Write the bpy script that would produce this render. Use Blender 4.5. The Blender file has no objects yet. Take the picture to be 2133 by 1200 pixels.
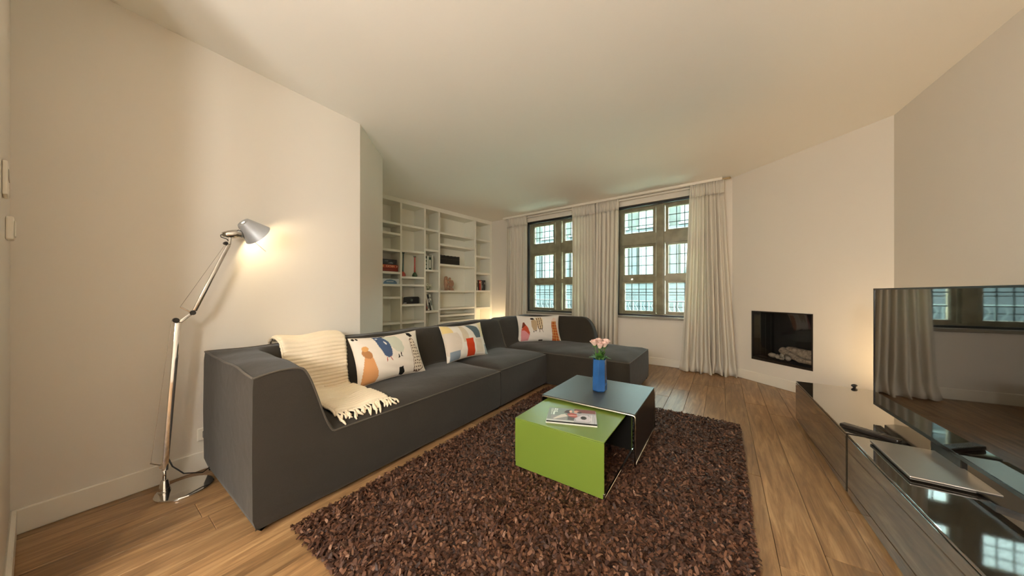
import bpy, bmesh, math, random
import numpy as np
from mathutils import Vector, Matrix

random.seed(7)
rng = np.random.default_rng(7)
scene = bpy.context.scene
COL = scene.collection

# ------------------------------------------------------------------ camera, world, exposure
cam_d = bpy.data.cameras.new('camera')
cam_d.sensor_width = 36.0
cam_d.lens = 36.0 * 630.0 / 2133.0
cam_d.shift_y = 10.0 / 2133.0
cam_d.clip_start = 0.02
cam = bpy.data.objects.new('camera', cam_d)
COL.objects.link(cam)
cam.location = (0, 0, 1.10)
cam.rotation_euler = (math.pi / 2, 0, 0)
scene.camera = cam

world = bpy.data.worlds.new('overcast_sky')
scene.world = world
world.use_nodes = True
bg = world.node_tree.nodes['Background']
bg.inputs['Color'].default_value = (0.80, 0.98, 0.98, 1)
bg.inputs['Strength'].default_value = 30.0

scene.view_settings.view_transform = 'Standard'
scene.view_settings.look = 'None'
scene.view_settings.gamma = 1.0
scene.view_settings.use_curve_mapping = False
scene.view_settings.exposure = 0.0
PENDANT, READING, CORNER, TVLAMP = 150.0, 5.0, 10.0, 40.0      # lamp powers (W)

scene.cycles.use_denoising = True
scene.cycles.max_bounces = 10
scene.cycles.diffuse_bounces = 6
scene.cycles.glossy_bounces = 4
scene.cycles.transparent_max_bounces = 16
scene.cycles.transmission_bounces = 6
scene.cycles.sample_clamp_indirect = 8.0
scene.cycles.caustics_reflective = False
scene.cycles.caustics_refractive = False

# ------------------------------------------------------------------ helpers
def srgb(h):
    h = h.lstrip('#')
    c = [int(h[i:i + 2], 16) / 255 for i in (0, 2, 4)]
    return tuple((x / 12.92 if x <= 0.04045 else ((x + 0.055) / 1.055) ** 2.4) for x in c) + (1,)

def tag(o, label=None, cat=None, group=None, kind=None):
    if label: o['label'] = label
    if cat: o['category'] = cat
    if group: o['group'] = group
    if kind: o['kind'] = kind
    return o

def thing(name, label, cat, loc=(0, 0, 0), rz=0.0, group=None, kind=None):
    o = bpy.data.objects.new(name, None)
    o.empty_display_size = 0.1
    COL.objects.link(o)
    o.location = loc
    o.rotation_euler = (0, 0, rz)
    return tag(o, label, cat, group, kind)

class MB:
    def __init__(self):
        self.v = []; self.f = []
    def add(self, verts, faces, M=None):
        b = len(self.v)
        if M is not None:
            verts = [M @ Vector(p) for p in verts]
        self.v.extend([tuple(p) for p in verts])
        self.f.extend([tuple(i + b for i in f) for f in faces])
        return self
    def box(self, x0, x1, y0, y1, z0, z1, M=None):
        vs = [(x0, y0, z0), (x1, y0, z0), (x1, y1, z0), (x0, y1, z0), (x0, y0, z1), (x1, y0, z1), (x1, y1, z1), (x0, y1, z1)]
        fs = [(0, 3, 2, 1), (4, 5, 6, 7), (0, 1, 5, 4), (1, 2, 6, 5), (2, 3, 7, 6), (3, 0, 4, 7)]
        return self.add(vs, fs, M)
    def bbox(self, x0, x1, y0, y1, z0, z1, b=0.004, seg=1, M=None):
        bm = bmesh.new()
        bmesh.ops.create_cube(bm, size=1)
        for v in bm.verts:
            v.co = Vector(((x0 + x1) / 2 + v.co.x * (x1 - x0), (y0 + y1) / 2 + v.co.y * (y1 - y0), (z0 + z1) / 2 + v.co.z * (z1 - z0)))
        bmesh.ops.bevel(bm, geom=bm.edges[:], offset=b, segments=seg, affect='EDGES', profile=0.5)
        bm.verts.ensure_lookup_table()
        self.add([v.co.copy() for v in bm.verts], [[v.index for v in f.verts] for f in bm.faces], M)
        bm.free()
        return self
    def prism(self, poly, z0, z1, M=None):
        n = len(poly)
        vs = [(p[0], p[1], z0) for p in poly] + [(p[0], p[1], z1) for p in poly]
        fs = [tuple(reversed(range(n))), tuple(range(n, 2 * n))] + [(i, (i + 1) % n, n + (i + 1) % n, n + i) for i in range(n)]
        return self.add(vs, fs, M)
    def tube(self, pts, r, n=8, cap=True, closed=False, M=None):
        pts = [Vector(p) for p in pts]
        rs = r if isinstance(r, (list, tuple)) else [r] * len(pts)
        vs = []; fs = []
        m = len(pts)
        up = None
        for i, p in enumerate(pts):
            if closed:
                t = (pts[(i + 1) % m] - pts[i - 1])
            else:
                t = pts[min(i + 1, m - 1)] - pts[max(i - 1, 0)]
            t.normalize()
            if up is None:
                a = Vector((0, 0, 1)) if abs(t.z) < 0.9 else Vector((1, 0, 0))
                up = (a - t * a.dot(t)).normalized()
            else:
                up = (up - t * up.dot(t))
                if up.length < 1e-6:
                    up = t.orthogonal()
                up.normalize()
            s = t.cross(up)
            for k in range(n):
                a = 2 * math.pi * k / n
                vs.append(p + (up * math.cos(a) + s * math.sin(a)) * rs[i])
        seg = m if closed else m - 1
        for i in range(seg):
            j = (i + 1) % m
            for k in range(n):
                l = (k + 1) % n
                fs.append((i * n + k, j * n + k, j * n + l, i * n + l))
        if cap and not closed:
            fs.append(tuple(range(n)))
            fs.append(tuple(reversed(range((m - 1) * n, m * n))))
        return self.add(vs, fs, M)
    def lathe(self, prof, n=24, M=None, cap=True):
        vs = []; fs = []
        for r, z in prof:
            for k in range(n):
                a = 2 * math.pi * k / n
                vs.append((r * math.cos(a), r * math.sin(a), z))
        for i in range(len(prof) - 1):
            for k in range(n):
                l = (k + 1) % n
                fs.append((i * n + k, i * n + l, (i + 1) * n + l, (i + 1) * n + k))
        if cap:
            if prof[0][0] > 1e-5: fs.append(tuple(reversed(range(n))))
            if prof[-1][0] > 1e-5: fs.append(tuple(range((len(prof) - 1) * n, len(prof) * n)))
        return self.add(vs, fs, M)
    def ball(self, c, r, n=12, m=8, sc=(1, 1, 1), M=None):
        prof = [(max(1e-6, math.sin(math.pi * i / m)), -math.cos(math.pi * i / m)) for i in range(m + 1)]
        T = Matrix.Translation(c) @ Matrix.Diagonal((r * sc[0], r * sc[1], r * sc[2], 1))
        return self.lathe(prof, n, T if M is None else M @ T, cap=False)
    def build(self, name, mat, parent=None, smooth=False, ang=None):
        me = bpy.data.meshes.new(name)
        me.from_pydata(self.v, [], self.f)
        me.update()
        if mat is not None:
            me.materials.append(mat)
        if smooth:
            me.polygons.foreach_set('use_smooth', [True] * len(me.polygons))
            if ang: 
                try: me.set_sharp_from_angle(angle=math.radians(ang))
                except Exception: pass
        o = bpy.data.objects.new(name, me)
        COL.objects.link(o)
        o.parent = parent
        return o

def share(src, name, parent, loc=(0, 0, 0), rot=(0, 0, 0), scale=(1, 1, 1)):
    o = bpy.data.objects.new(name, src.data)
    COL.objects.link(o)
    o.parent = parent
    o.location = loc; o.rotation_euler = rot; o.scale = scale
    return o

def copy_tree(o, parent=None):
    c = o.copy(); COL.objects.link(c); c.parent = parent
    for ch in list(o.children):
        copy_tree(ch, c)
    return c

def axis_matrix(p, d, roll_ref=(0, 0, 1)):
    z = Vector(d).normalized()
    a = Vector(roll_ref)
    if abs(z.dot(a)) > 0.98: a = Vector((1, 0, 0))
    x = a.cross(z).normalized(); y = z.cross(x)
    M = Matrix((x, y, z)).transposed().to_4x4()
    return Matrix.Translation(p) @ M

# ------------------------------------------------------------------ materials
def new_mat(name):
    m = bpy.data.materials.new(name); m.use_nodes = True
    nt = m.node_tree
    return m, nt, nt.nodes['Principled BSDF']

def P(name, color, rough=0.5, metal=0.0, spec=0.5, coat=0.0, bump=None, var=None, emis=None, trans=0.0):
    """bump=(scale,strength,detail); var=(scale,amount): procedural colour variation"""
    m, nt, b = new_mat(name)
    c = srgb(color) if isinstance(color, str) else color
    b.inputs['Base Color'].default_value = c
    b.inputs['Roughness'].default_value = rough
    b.inputs['Metallic'].default_value = metal
    b.inputs['Specular IOR Level'].default_value = spec
    b.inputs['Coat Weight'].default_value = coat
    b.inputs['Coat Roughness'].default_value = 0.03
    if trans: b.inputs['Transmission Weight'].default_value = trans
    if emis:
        b.inputs['Emission Color'].default_value = emis[0]; b.inputs['Emission Strength'].default_value = emis[1]
    tc = nt.nodes.new('ShaderNodeTexCoord')
    if var:
        n = nt.nodes.new('ShaderNodeTexNoise'); n.inputs['Scale'].default_value = var[0]; n.inputs['Detail'].default_value = 4
        nt.links.new(tc.outputs['Object'], n.inputs['Vector'])
        r = nt.nodes.new('ShaderNodeMapRange')
        r.inputs['From Min'].default_value = 0.3; r.inputs['From Max'].default_value = 0.7
        r.inputs['To Min'].default_value = 1 - var[1]; r.inputs['To Max'].default_value = 1 + var[1]
        nt.links.new(n.outputs['Fac'], r.inputs['Value'])
        mx = nt.nodes.new('ShaderNodeMix'); mx.data_type = 'RGBA'; mx.blend_type = 'MULTIPLY'
        mx.inputs['Factor'].default_value = 1.0
        mx.inputs['A'].default_value = c
        nt.links.new(r.outputs['Result'], mx.inputs['B'])
        nt.links.new(mx.outputs['Result'], b.inputs['Base Color'])
    if bump:
        n = nt.nodes.new('ShaderNodeTexNoise'); n.inputs['Scale'].default_value = bump[0]
        n.inputs['Detail'].default_value = bump[2] if len(bump) > 2 else 3
        nt.links.new(tc.outputs['Object'], n.inputs['Vector'])
        bp = nt.nodes.new('ShaderNodeBump'); bp.inputs['Strength'].default_value = bump[1]; bp.inputs['Distance'].default_value = 0.01
        nt.links.new(n.outputs['Fac'], bp.inputs['Height'])
        nt.links.new(bp.outputs['Normal'], b.inputs['Normal'])
    return m

def attr_mat(name, rough=0.8, bump=None, attr='print', spec=0.3):
    m, nt, b = new_mat(name)
    a = nt.nodes.new('ShaderNodeAttribute'); a.attribute_name = attr
    nt.links.new(a.outputs['Color'], b.inputs['Base Color'])
    b.inputs['Roughness'].default_value = rough
    b.inputs['Specular IOR Level'].default_value = spec
    if bump:
        tc = nt.nodes.new('ShaderNodeTexCoord')
        n = nt.nodes.new('ShaderNodeTexNoise'); n.inputs['Scale'].default_value = bump[0]; n.inputs['Detail'].default_value = 2
        nt.links.new(tc.outputs['Object'], n.inputs['Vector'])
        bp = nt.nodes.new('ShaderNodeBump'); bp.inputs['Strength'].default_value = bump[1]; bp.inputs['Distance'].default_value = 0.01
        nt.links.new(n.outputs['Fac'], bp.inputs['Height'])
        nt.links.new(bp.outputs['Normal'], b.inputs['Normal'])
    return m

def glass_mat(name, tint=(0.95, 1, 0.98, 1), refl=1.0, rough=0.0):
    m = bpy.data.materials.new(name); m.use_nodes = True
    nt = m.node_tree; nt.nodes.clear()
    out = nt.nodes.new('ShaderNodeOutputMaterial')
    tr = nt.nodes.new('ShaderNodeBsdfTransparent'); tr.inputs['Color'].default_value = tint
    gl = nt.nodes.new('ShaderNodeBsdfGlossy'); gl.inputs['Roughness'].default_value = rough
    fr = nt.nodes.new('ShaderNodeFresnel'); fr.inputs['IOR'].default_value = 1.45
    mu = nt.nodes.new('ShaderNodeMath'); mu.operation = 'MULTIPLY'; mu.inputs[1].default_value = refl
    mx = nt.nodes.new('ShaderNodeMixShader')
    nt.links.new(fr.outputs[0], mu.inputs[0])
    nt.links.new(mu.outputs[0], mx.inputs[0])
    nt.links.new(tr.outputs[0], mx.inputs[1])
    nt.links.new(gl.outputs[0], mx.inputs[2])
    nt.links.new(mx.outputs[0], out.inputs['Surface'])
    return m

def emit_mat(name, color, strength):
    m = bpy.data.materials.new(name); m.use_nodes = True
    nt = m.node_tree; nt.nodes.clear()
    out = nt.nodes.new('ShaderNodeOutputMaterial')
    e = nt.nodes.new('ShaderNodeEmission')
    e.inputs['Color'].default_value = color; e.inputs['Strength'].default_value = strength
    nt.links.new(e.outputs[0], out.inputs['Surface'])
    return m

def wood_floor_mat():
    m, nt, b = new_mat('oak_plank')
    tc = nt.nodes.new('ShaderNodeTexCoord')
    oi = nt.nodes.new('ShaderNodeObjectInfo')
    cmb = nt.nodes.new('ShaderNodeCombineXYZ')
    mul = nt.nodes.new('ShaderNodeMath'); mul.operation = 'MULTIPLY'; mul.inputs[1].default_value = 37.0
    nt.links.new(oi.outputs['Random'], mul.inputs[0])
    nt.links.new(mul.outputs[0], cmb.inputs['X']); nt.links.new(mul.outputs[0], cmb.inputs['Y']); nt.links.new(mul.outputs[0], cmb.inputs['Z'])
    geo = nt.nodes.new('ShaderNodeNewGeometry')
    vr = nt.nodes.new('ShaderNodeVectorRotate'); vr.rotation_type = 'Z_AXIS'; vr.inputs['Angle'].default_value = -FLOOR_ANG
    nt.links.new(geo.outputs['Position'], vr.inputs['Vector'])
    sc = nt.nodes.new('ShaderNodeVectorMath'); sc.operation = 'MULTIPLY'; sc.inputs[1].default_value = (1.4, 16, 1)
    nt.links.new(vr.outputs[0], sc.inputs[0])
    ad = nt.nodes.new('ShaderNodeVectorMath'); ad.operation = 'ADD'
    nt.links.new(sc.outputs[0], ad.inputs[0]); nt.links.new(cmb.outputs[0], ad.inputs[1])
    n1 = nt.nodes.new('ShaderNodeTexNoise'); n1.inputs['Scale'].default_value = 1.6; n1.inputs['Detail'].default_value = 8; n1.inputs['Roughness'].default_value = 0.62; n1.inputs['Distortion'].default_value = 0.9
    nt.links.new(ad.outputs[0], n1.inputs['Vector'])
    n2 = nt.nodes.new('ShaderNodeTexNoise'); n2.inputs['Scale'].default_value = 9.0; n2.inputs['Detail'].default_value = 4
    nt.links.new(ad.outputs[0], n2.inputs['Vector'])
    r = nt.nodes.new('ShaderNodeValToRGB')
    r.color_ramp.elements[0].position = 0.30; r.color_ramp.elements[0].color = srgb('#6c5034')
    r.color_ramp.elements[1].position = 0.68; r.color_ramp.elements[1].color = srgb('#af8c62')
    e = r.color_ramp.elements.new(0.5); e.color = srgb('#926f4a')
    nt.links.new(n1.outputs['Fac'], r.inputs['Fac'])
    # per plank tone
    mr = nt.nodes.new('ShaderNodeMapRange'); mr.inputs['To Min'].default_value = 0.80; mr.inputs['To Max'].default_value = 1.16
    nt.links.new(oi.outputs['Random'], mr.inputs['Value'])
    mr2 = nt.nodes.new('ShaderNodeMapRange'); mr2.inputs['From Min'].default_value = .35; mr2.inputs['From Max'].default_value = .65; mr2.inputs['To Min'].default_value = 0.90; mr2.inputs['To Max'].default_value = 1.06
    nt.links.new(n2.outputs['Fac'], mr2.inputs['Value'])
    mm = nt.nodes.new('ShaderNodeMath'); mm.operation = 'MULTIPLY'
    nt.links.new(mr.outputs[0], mm.inputs[0]); nt.links.new(mr2.outputs[0], mm.inputs[1])
    mx = nt.nodes.new('ShaderNodeMix'); mx.data_type = 'RGBA'; mx.blend_type = 'MULTIPLY'; mx.inputs['Factor'].default_value = 1
    nt.links.new(r.outputs['Color'], mx.inputs['A']); nt.links.new(mm.outputs[0], mx.inputs['B'])
    nt.links.new(mx.outputs['Result'], b.inputs['Base Color'])
    b.inputs['Roughness'].default_value = 0.36
    bp = nt.nodes.new('ShaderNodeBump'); bp.inputs['Strength'].default_value = 0.12; bp.inputs['Distance'].default_value = 0.004
    nt.links.new(n1.outputs['Fac'], bp.inputs['Height']); nt.links.new(bp.outputs['Normal'], b.inputs['Normal'])
    return m

def fabric_mat(name, color, weave=900, bump=0.25, var=0.10, rough=0.95, sheen=0.12):
    m, nt, b = new_mat(name)
    c = srgb(color)
    tc = nt.nodes.new('ShaderNodeTexCoord')
    b.inputs['Roughness'].default_value = rough
    b.inputs['Specular IOR Level'].default_value = 0.15
    b.inputs['Sheen Weight'].default_value = sheen
    b.inputs['Sheen Roughness'].default_value = 0.5
    n1 = nt.nodes.new('ShaderNodeTexNoise'); n1.inputs['Scale'].default_value = 5; n1.inputs['Detail'].default_value = 3
    n2 = nt.nodes.new('ShaderNodeTexNoise'); n2.inputs['Scale'].default_value = weave * 0.25; n2.inputs['Detail'].default_value = 2
    nt.links.new(tc.outputs['Object'], n1.inputs['Vector']); nt.links.new(tc.outputs['Object'], n2.inputs['Vector'])
    ad = nt.nodes.new('ShaderNodeMath'); ad.operation = 'ADD'
    nt.links.new(n1.outputs['Fac'], ad.inputs[0]); nt.links.new(n2.outputs['Fac'], ad.inputs[1])
    mr = nt.nodes.new('ShaderNodeMapRange'); mr.inputs['From Min'].default_value = .65; mr.inputs['From Max'].default_value = 1.35
    mr.inputs['To Min'].default_value = 1 - var; mr.inputs['To Max'].default_value = 1 + var
    nt.links.new(ad.outputs[0], mr.inputs['Value'])
    mx = nt.nodes.new('ShaderNodeMix'); mx.data_type = 'RGBA'; mx.blend_type = 'MULTIPLY'; mx.inputs['Factor'].default_value = 1
    mx.inputs['A'].default_value = c
    nt.links.new(mr.outputs[0], mx.inputs['B']); nt.links.new(mx.outputs['Result'], b.inputs['Base Color'])
    n3 = nt.nodes.new('ShaderNodeTexNoise'); n3.inputs['Scale'].default_value = 11; n3.inputs['Detail'].default_value = 3; n3.inputs['Distortion'].default_value = .6
    nt.links.new(tc.outputs['Object'], n3.inputs['Vector'])
    bp0 = nt.nodes.new('ShaderNodeBump'); bp0.inputs['Strength'].default_value = bump * .6; bp0.inputs['Distance'].default_value = 0.02
    nt.links.new(n3.outputs['Fac'], bp0.inputs['Height'])
    bp = nt.nodes.new('ShaderNodeBump'); bp.inputs['Strength'].default_value = bump; bp.inputs['Distance'].default_value = 0.002
    nt.links.new(n2.outputs['Fac'], bp.inputs['Height']); nt.links.new(bp0.outputs['Normal'], bp.inputs['Normal'])
    nt.links.new(bp.outputs['Normal'], b.inputs['Normal'])
    return m

def curtain_mat():
    m = bpy.data.materials.new('cream_linen'); m.use_nodes = True
    nt = m.node_tree; nt.nodes.clear()
    out = nt.nodes.new('ShaderNodeOutputMaterial')
    d = nt.nodes.new('ShaderNodeBsdfDiffuse'); d.inputs['Color'].default_value = srgb('#f4eee2')
    t = nt.nodes.new('ShaderNodeBsdfTranslucent'); t.inputs['Color'].default_value = srgb('#e0d8c6')
    mx = nt.nodes.new('ShaderNodeMixShader'); mx.inputs[0].default_value = 0.30
    tc = nt.nodes.new('ShaderNodeTexCoord')
    n = nt.nodes.new('ShaderNodeTexNoise'); n.inputs['Scale'].default_value = 260
    bp = nt.nodes.new('ShaderNodeBump'); bp.inputs['Strength'].default_value = 0.15; bp.inputs['Distance'].default_value = 0.003
    nt.links.new(tc.outputs['Object'], n.inputs['Vector']); nt.links.new(n.outputs['Fac'], bp.inputs['Height'])
    nt.links.new(bp.outputs['Normal'], d.inputs['Normal'])
    nt.links.new(d.outputs[0], mx.inputs[1]); nt.links.new(t.outputs[0], mx.inputs[2]); nt.links.new(mx.outputs[0], out.inputs['Surface'])
    return m

def rug_mat():
    m, nt, b = new_mat('leather_shag')
    g = nt.nodes.new('ShaderNodeNewGeometry')
    r = nt.nodes.new('ShaderNodeValToRGB')
    r.color_ramp.elements[0].position = 0; r.color_ramp.elements[0].color = srgb('#2a160d')
    r.color_ramp.elements[1].position = 1; r.color_ramp.elements[1].color = srgb('#8a6853')
    for p, c in ((.35, '#41271a'), (.7, '#563624'), (.95, '#694732')):
        e = r.color_ramp.elements.new(p); e.color = srgb(c)
    nt.links.new(g.outputs['Random Per Island'], r.inputs['Fac'])
    nt.links.new(r.outputs['Color'], b.inputs['Base Color'])
    b.inputs['Roughness'].default_value = 0.55
    b.inputs['Specular IOR Level'].default_value = 0.35
    return m

def brushed_mat(name, color, rough):
    return P(name, color, rough, metal=1.0)

U = Vector((0.57, 0.8216, 0)).normalized()           # sofa / plank direction
FLOOR_ANG = math.atan2(U.y, U.x)

M_wall = P('wall_plaster', '#e0d9cd', 0.85, bump=(60, 0.04, 3))
M_ceil = P('ceiling_plaster', '#f1eee6', 0.9, bump=(40, 0.03, 3))
M_trim = P('white_trim_paint', '#eae4d6', 0.45)
M_floor = wood_floor_mat()
M_sub = P('subfloor', '#3a2a1c', 0.9)
M_sofa = fabric_mat('charcoal_upholstery', '#332e27')
M_pipe = fabric_mat('upholstery_piping', '#4d463d')
M_curtain = curtain_mat()
M_rug = rug_mat()
M_rugback = P('rug_backing', '#2c1b12', 0.95)
M_chrome = brushed_mat('chrome', '#e4e2de', 0.08)
M_alu = brushed_mat('polished_aluminium', '#c9c6c0', 0.16)
M_alushade = P('anodised_shade', '#a7aaac', 0.42, metal=0.25)
M_black = P('black_plastic', '#14120f', 0.35)
M_shelf = P('white_lacquer_board', '#eceadd', 0.5)
M_green = P('green_lacquer', '#6a7e2f', 0.35)
M_greendark = P('table_underside_black', '#1c1a16', 0.4)
M_darktop = P('dark_linoleum', '#3a3e3c', 0.42)
M_glass = glass_mat('window_glass', (0.96, 1.0, 0.985, 1), 1.0)
M_glass2 = glass_mat('secondary_glass', (0.97, 1.0, 0.99, 1), 1.3)
M_fireglass = glass_mat('fire_glass', (0.9, 0.9, 0.9, 1), 1.2)
M_oldoak = P('weathered_window_oak', '#a8977a', 0.7, var=(9, 0.22), bump=(45, 0.2))
M_lead = P('lead_came', '#2b3331', 0.5, metal=0.4)
M_blackframe = P('black_steel_frame', '#1b1c1b', 0.4)
M_bulb = lambda s, c=(1.0, 0.78, 0.50, 1): emit_mat('lamp_bulb_glow', c, s)

# ------------------------------------------------------------------ room geometry (metres)
CEIL = 2.64
K1 = Vector((-2.265, 1.365)); K2 = Vector((-1.385, 2.756)); K3 = Vector((-1.482, 3.465)); K4 = Vector((-2.42, 4.19))
SH0 = Vector((-2.0, 4.69)); FAR = Vector((-0.43, 6.555)); F0 = Vector((2.95, 4.05)); F1 = Vector((3.31, 2.62))
dS = (FAR - SH0).normalized(); nS = Vector((-dS.y, dS.x))
dT = Vector((-0.485, -0.874)).normalized()
T1 = F1 + dT * 7.6
dN = Vector((0.845, -0.535)).normalized(); nN = Vector((0.535, 0.845)).normalized()
N1 = K1 + dN * 0.80
R1 = N1 - nN * 3.6
SHB0 = SH0 - dS * 0.55 + nS * 0.36
SHB1 = FAR + nS * 0.36 + dS * 0.0

def ang(d): return math.atan2(d.y, d.x)

def wall(name, p0, p1, holes=(), thick=0.14, h=CEIL, mat=None, ext0=0.0, ext1=0.0):
    d = (p1 - p0); L = d.length; d = d.normalized()
    xs = sorted({-ext0, L + ext1, *[a for hh in holes for a in hh[:2]]})
    zs = sorted({0.0, h, *[a for hh in holes for a in hh[2:]]})
    mb = MB()
    for i in range(len(xs) - 1):
        for j in range(len(zs) - 1):
            cx = (xs[i] + xs[i + 1]) / 2; cz = (zs[j] + zs[j + 1]) / 2
            if any(a < cx < b and c < cz < e for a, b, c, e in holes): continue
            mb.box(xs[i], xs[i + 1], 0, thick, zs[j], zs[j + 1])
    o = mb.build(name, mat or M_wall)
    o.location = (p0.x, p0.y, 0); o.rotation_euler = (0, 0, ang(d))
    return tag(o, kind='structure')

def baseboard(name, p0, p1, s0=0.0, s1=None, h=0.115, t=0.016):
    d = (p1 - p0); L = d.length
    s1 = L if s1 is None else s1
    mb = MB().bbox(s0, s1, -t, 0.0, 0.0, h, 0.004, 1)
    o = mb.build(name, M_trim)
    o.location = (p0.x, p0.y, 0); o.rotation_euler = (0, 0, ang(d))
    return tag(o, kind='structure')

W1 = (0.90, 2.20, 0.735, 2.50); W2 = (2.67, 3.95, 0.735, 2.50)
tag(wall('wall_left', K1, K2, ext0=0.0), 'long white plaster wall behind the sofa and reading lamp', None)
tag(wall('wall_return', K2, K3, thick=0.5), 'narrow white return wall beside the bookcase', None)
wall('wall_alcove', K3, K4)
wall('wall_alcove_side', K4, SHB0)
wall('wall_bookcase', SHB0, SHB1, ext1=0.1)
tag(wall('wall_window', FAR, F0, holes=[W1, W2], thick=0.30, ext0=0.36), 'white wall with the two leaded windows', None)
FIRE = (0.256, 0.894 + 0.0, 0.272, 0.876)
tag(wall('wall_fireplace', F0, F1, holes=[FIRE], thick=0.10, ext0=0.12), 'angled white wall with the inset fireplace', None)
tag(wall('wall_television', F1, T1), 'white wall behind the television', None)
wall('wall_entry', N1, K1, thick=0.12, ext1=0.14)
R2 = T1
wall('wall_rear_left', R1, N1 - nN * 0.12)
wall('wall_rear', R2, R1, ext0=0.2, ext1=0.2)
baseboard('baseboard_left', K1, K2)
baseboard('baseboard_return', K2, K3)
baseboard('baseboard_window', FAR, F0)
baseboard('baseboard_fireplace', F0, F1)
baseboard('baseboard_television', F1, T1)
baseboard('baseboard_entry', N1, K1)

ROOM = [K1, K2, K3, K4, SHB0, SHB1, F0, F1, T1, R1, N1]
cen = sum(ROOM, Vector((0, 0))) / len(ROOM)
def grow(p, e):
    d = (p - cen); return p + d.normalized() * e
SLAB = [K1, K4, SHB0, SHB1, F0, F1, T1, R1]            # covers the whole room and its wall tops
mb = MB().prism([grow(p, 0.30) for p in reversed(SLAB)], CEIL, CEIL + 0.15)
tag(mb.build('ceiling', M_ceil), 'flat white plaster ceiling', kind='structure')
floor = MB().prism([grow(p, 0.30) for p in reversed(SLAB)], -0.10, -0.013).build('floor', M_sub)
tag(floor, 'light brown oak plank floor', kind='structure')

# planks: one mesh shared, each plank an object scaled to its length
PW = 0.163
unit = MB(); unit.bbox(0, 1, -PW / 2 + 0.0008, PW / 2 - 0.0008, -0.013, 0.0, 0.0012, 1)
plank0 = None
def row_range(vv):
    Vp = Vector((-U.y, U.x)); us = []
    for off in (-PW / 2, 0, PW / 2):
        for i in range(len(ROOM)):
            a, b = ROOM[i], ROOM[(i + 1) % len(ROOM)]
            va, vb = a.dot(Vp) - vv - off, b.dot(Vp) - vv - off
            if va * vb < 0:
                t = va / (va - vb); p = a + (b - a) * t
                us.append(p.dot(U.xy))
    return (min(us), max(us)) if us else None
Vp = Vector((-U.y, U.x))
vmin = min(p.dot(Vp) for p in ROOM); vmax = max(p.dot(Vp) for p in ROOM)
k = 0; vv = vmin + PW / 2
while vv < vmax:
    rr = row_range(vv)
    if rr:
        u0 = rr[0]; first = random.uniform(0.5, 2.1)
        while u0 < rr[1] - 0.02:
            L = first if first else random.choice((2.0, 2.2, 2.2, 1.8)); first = None
            L = min(L, rr[1] - u0)
            if plank0 is None:
                plank0 = unit.build('plank', M_floor, floor); o = plank0
            else:
                o = bpy.data.objects.new('plank', plank0.data); COL.objects.link(o); o.parent = floor
            p = U.xy * u0 + Vp * vv
            o.location = (p.x, p.y, 0); o.rotation_euler = (0, 0, FLOOR_ANG); o.scale = (L - 0.0016, 1, 1)
            u0 += L
    vv += PW

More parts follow.
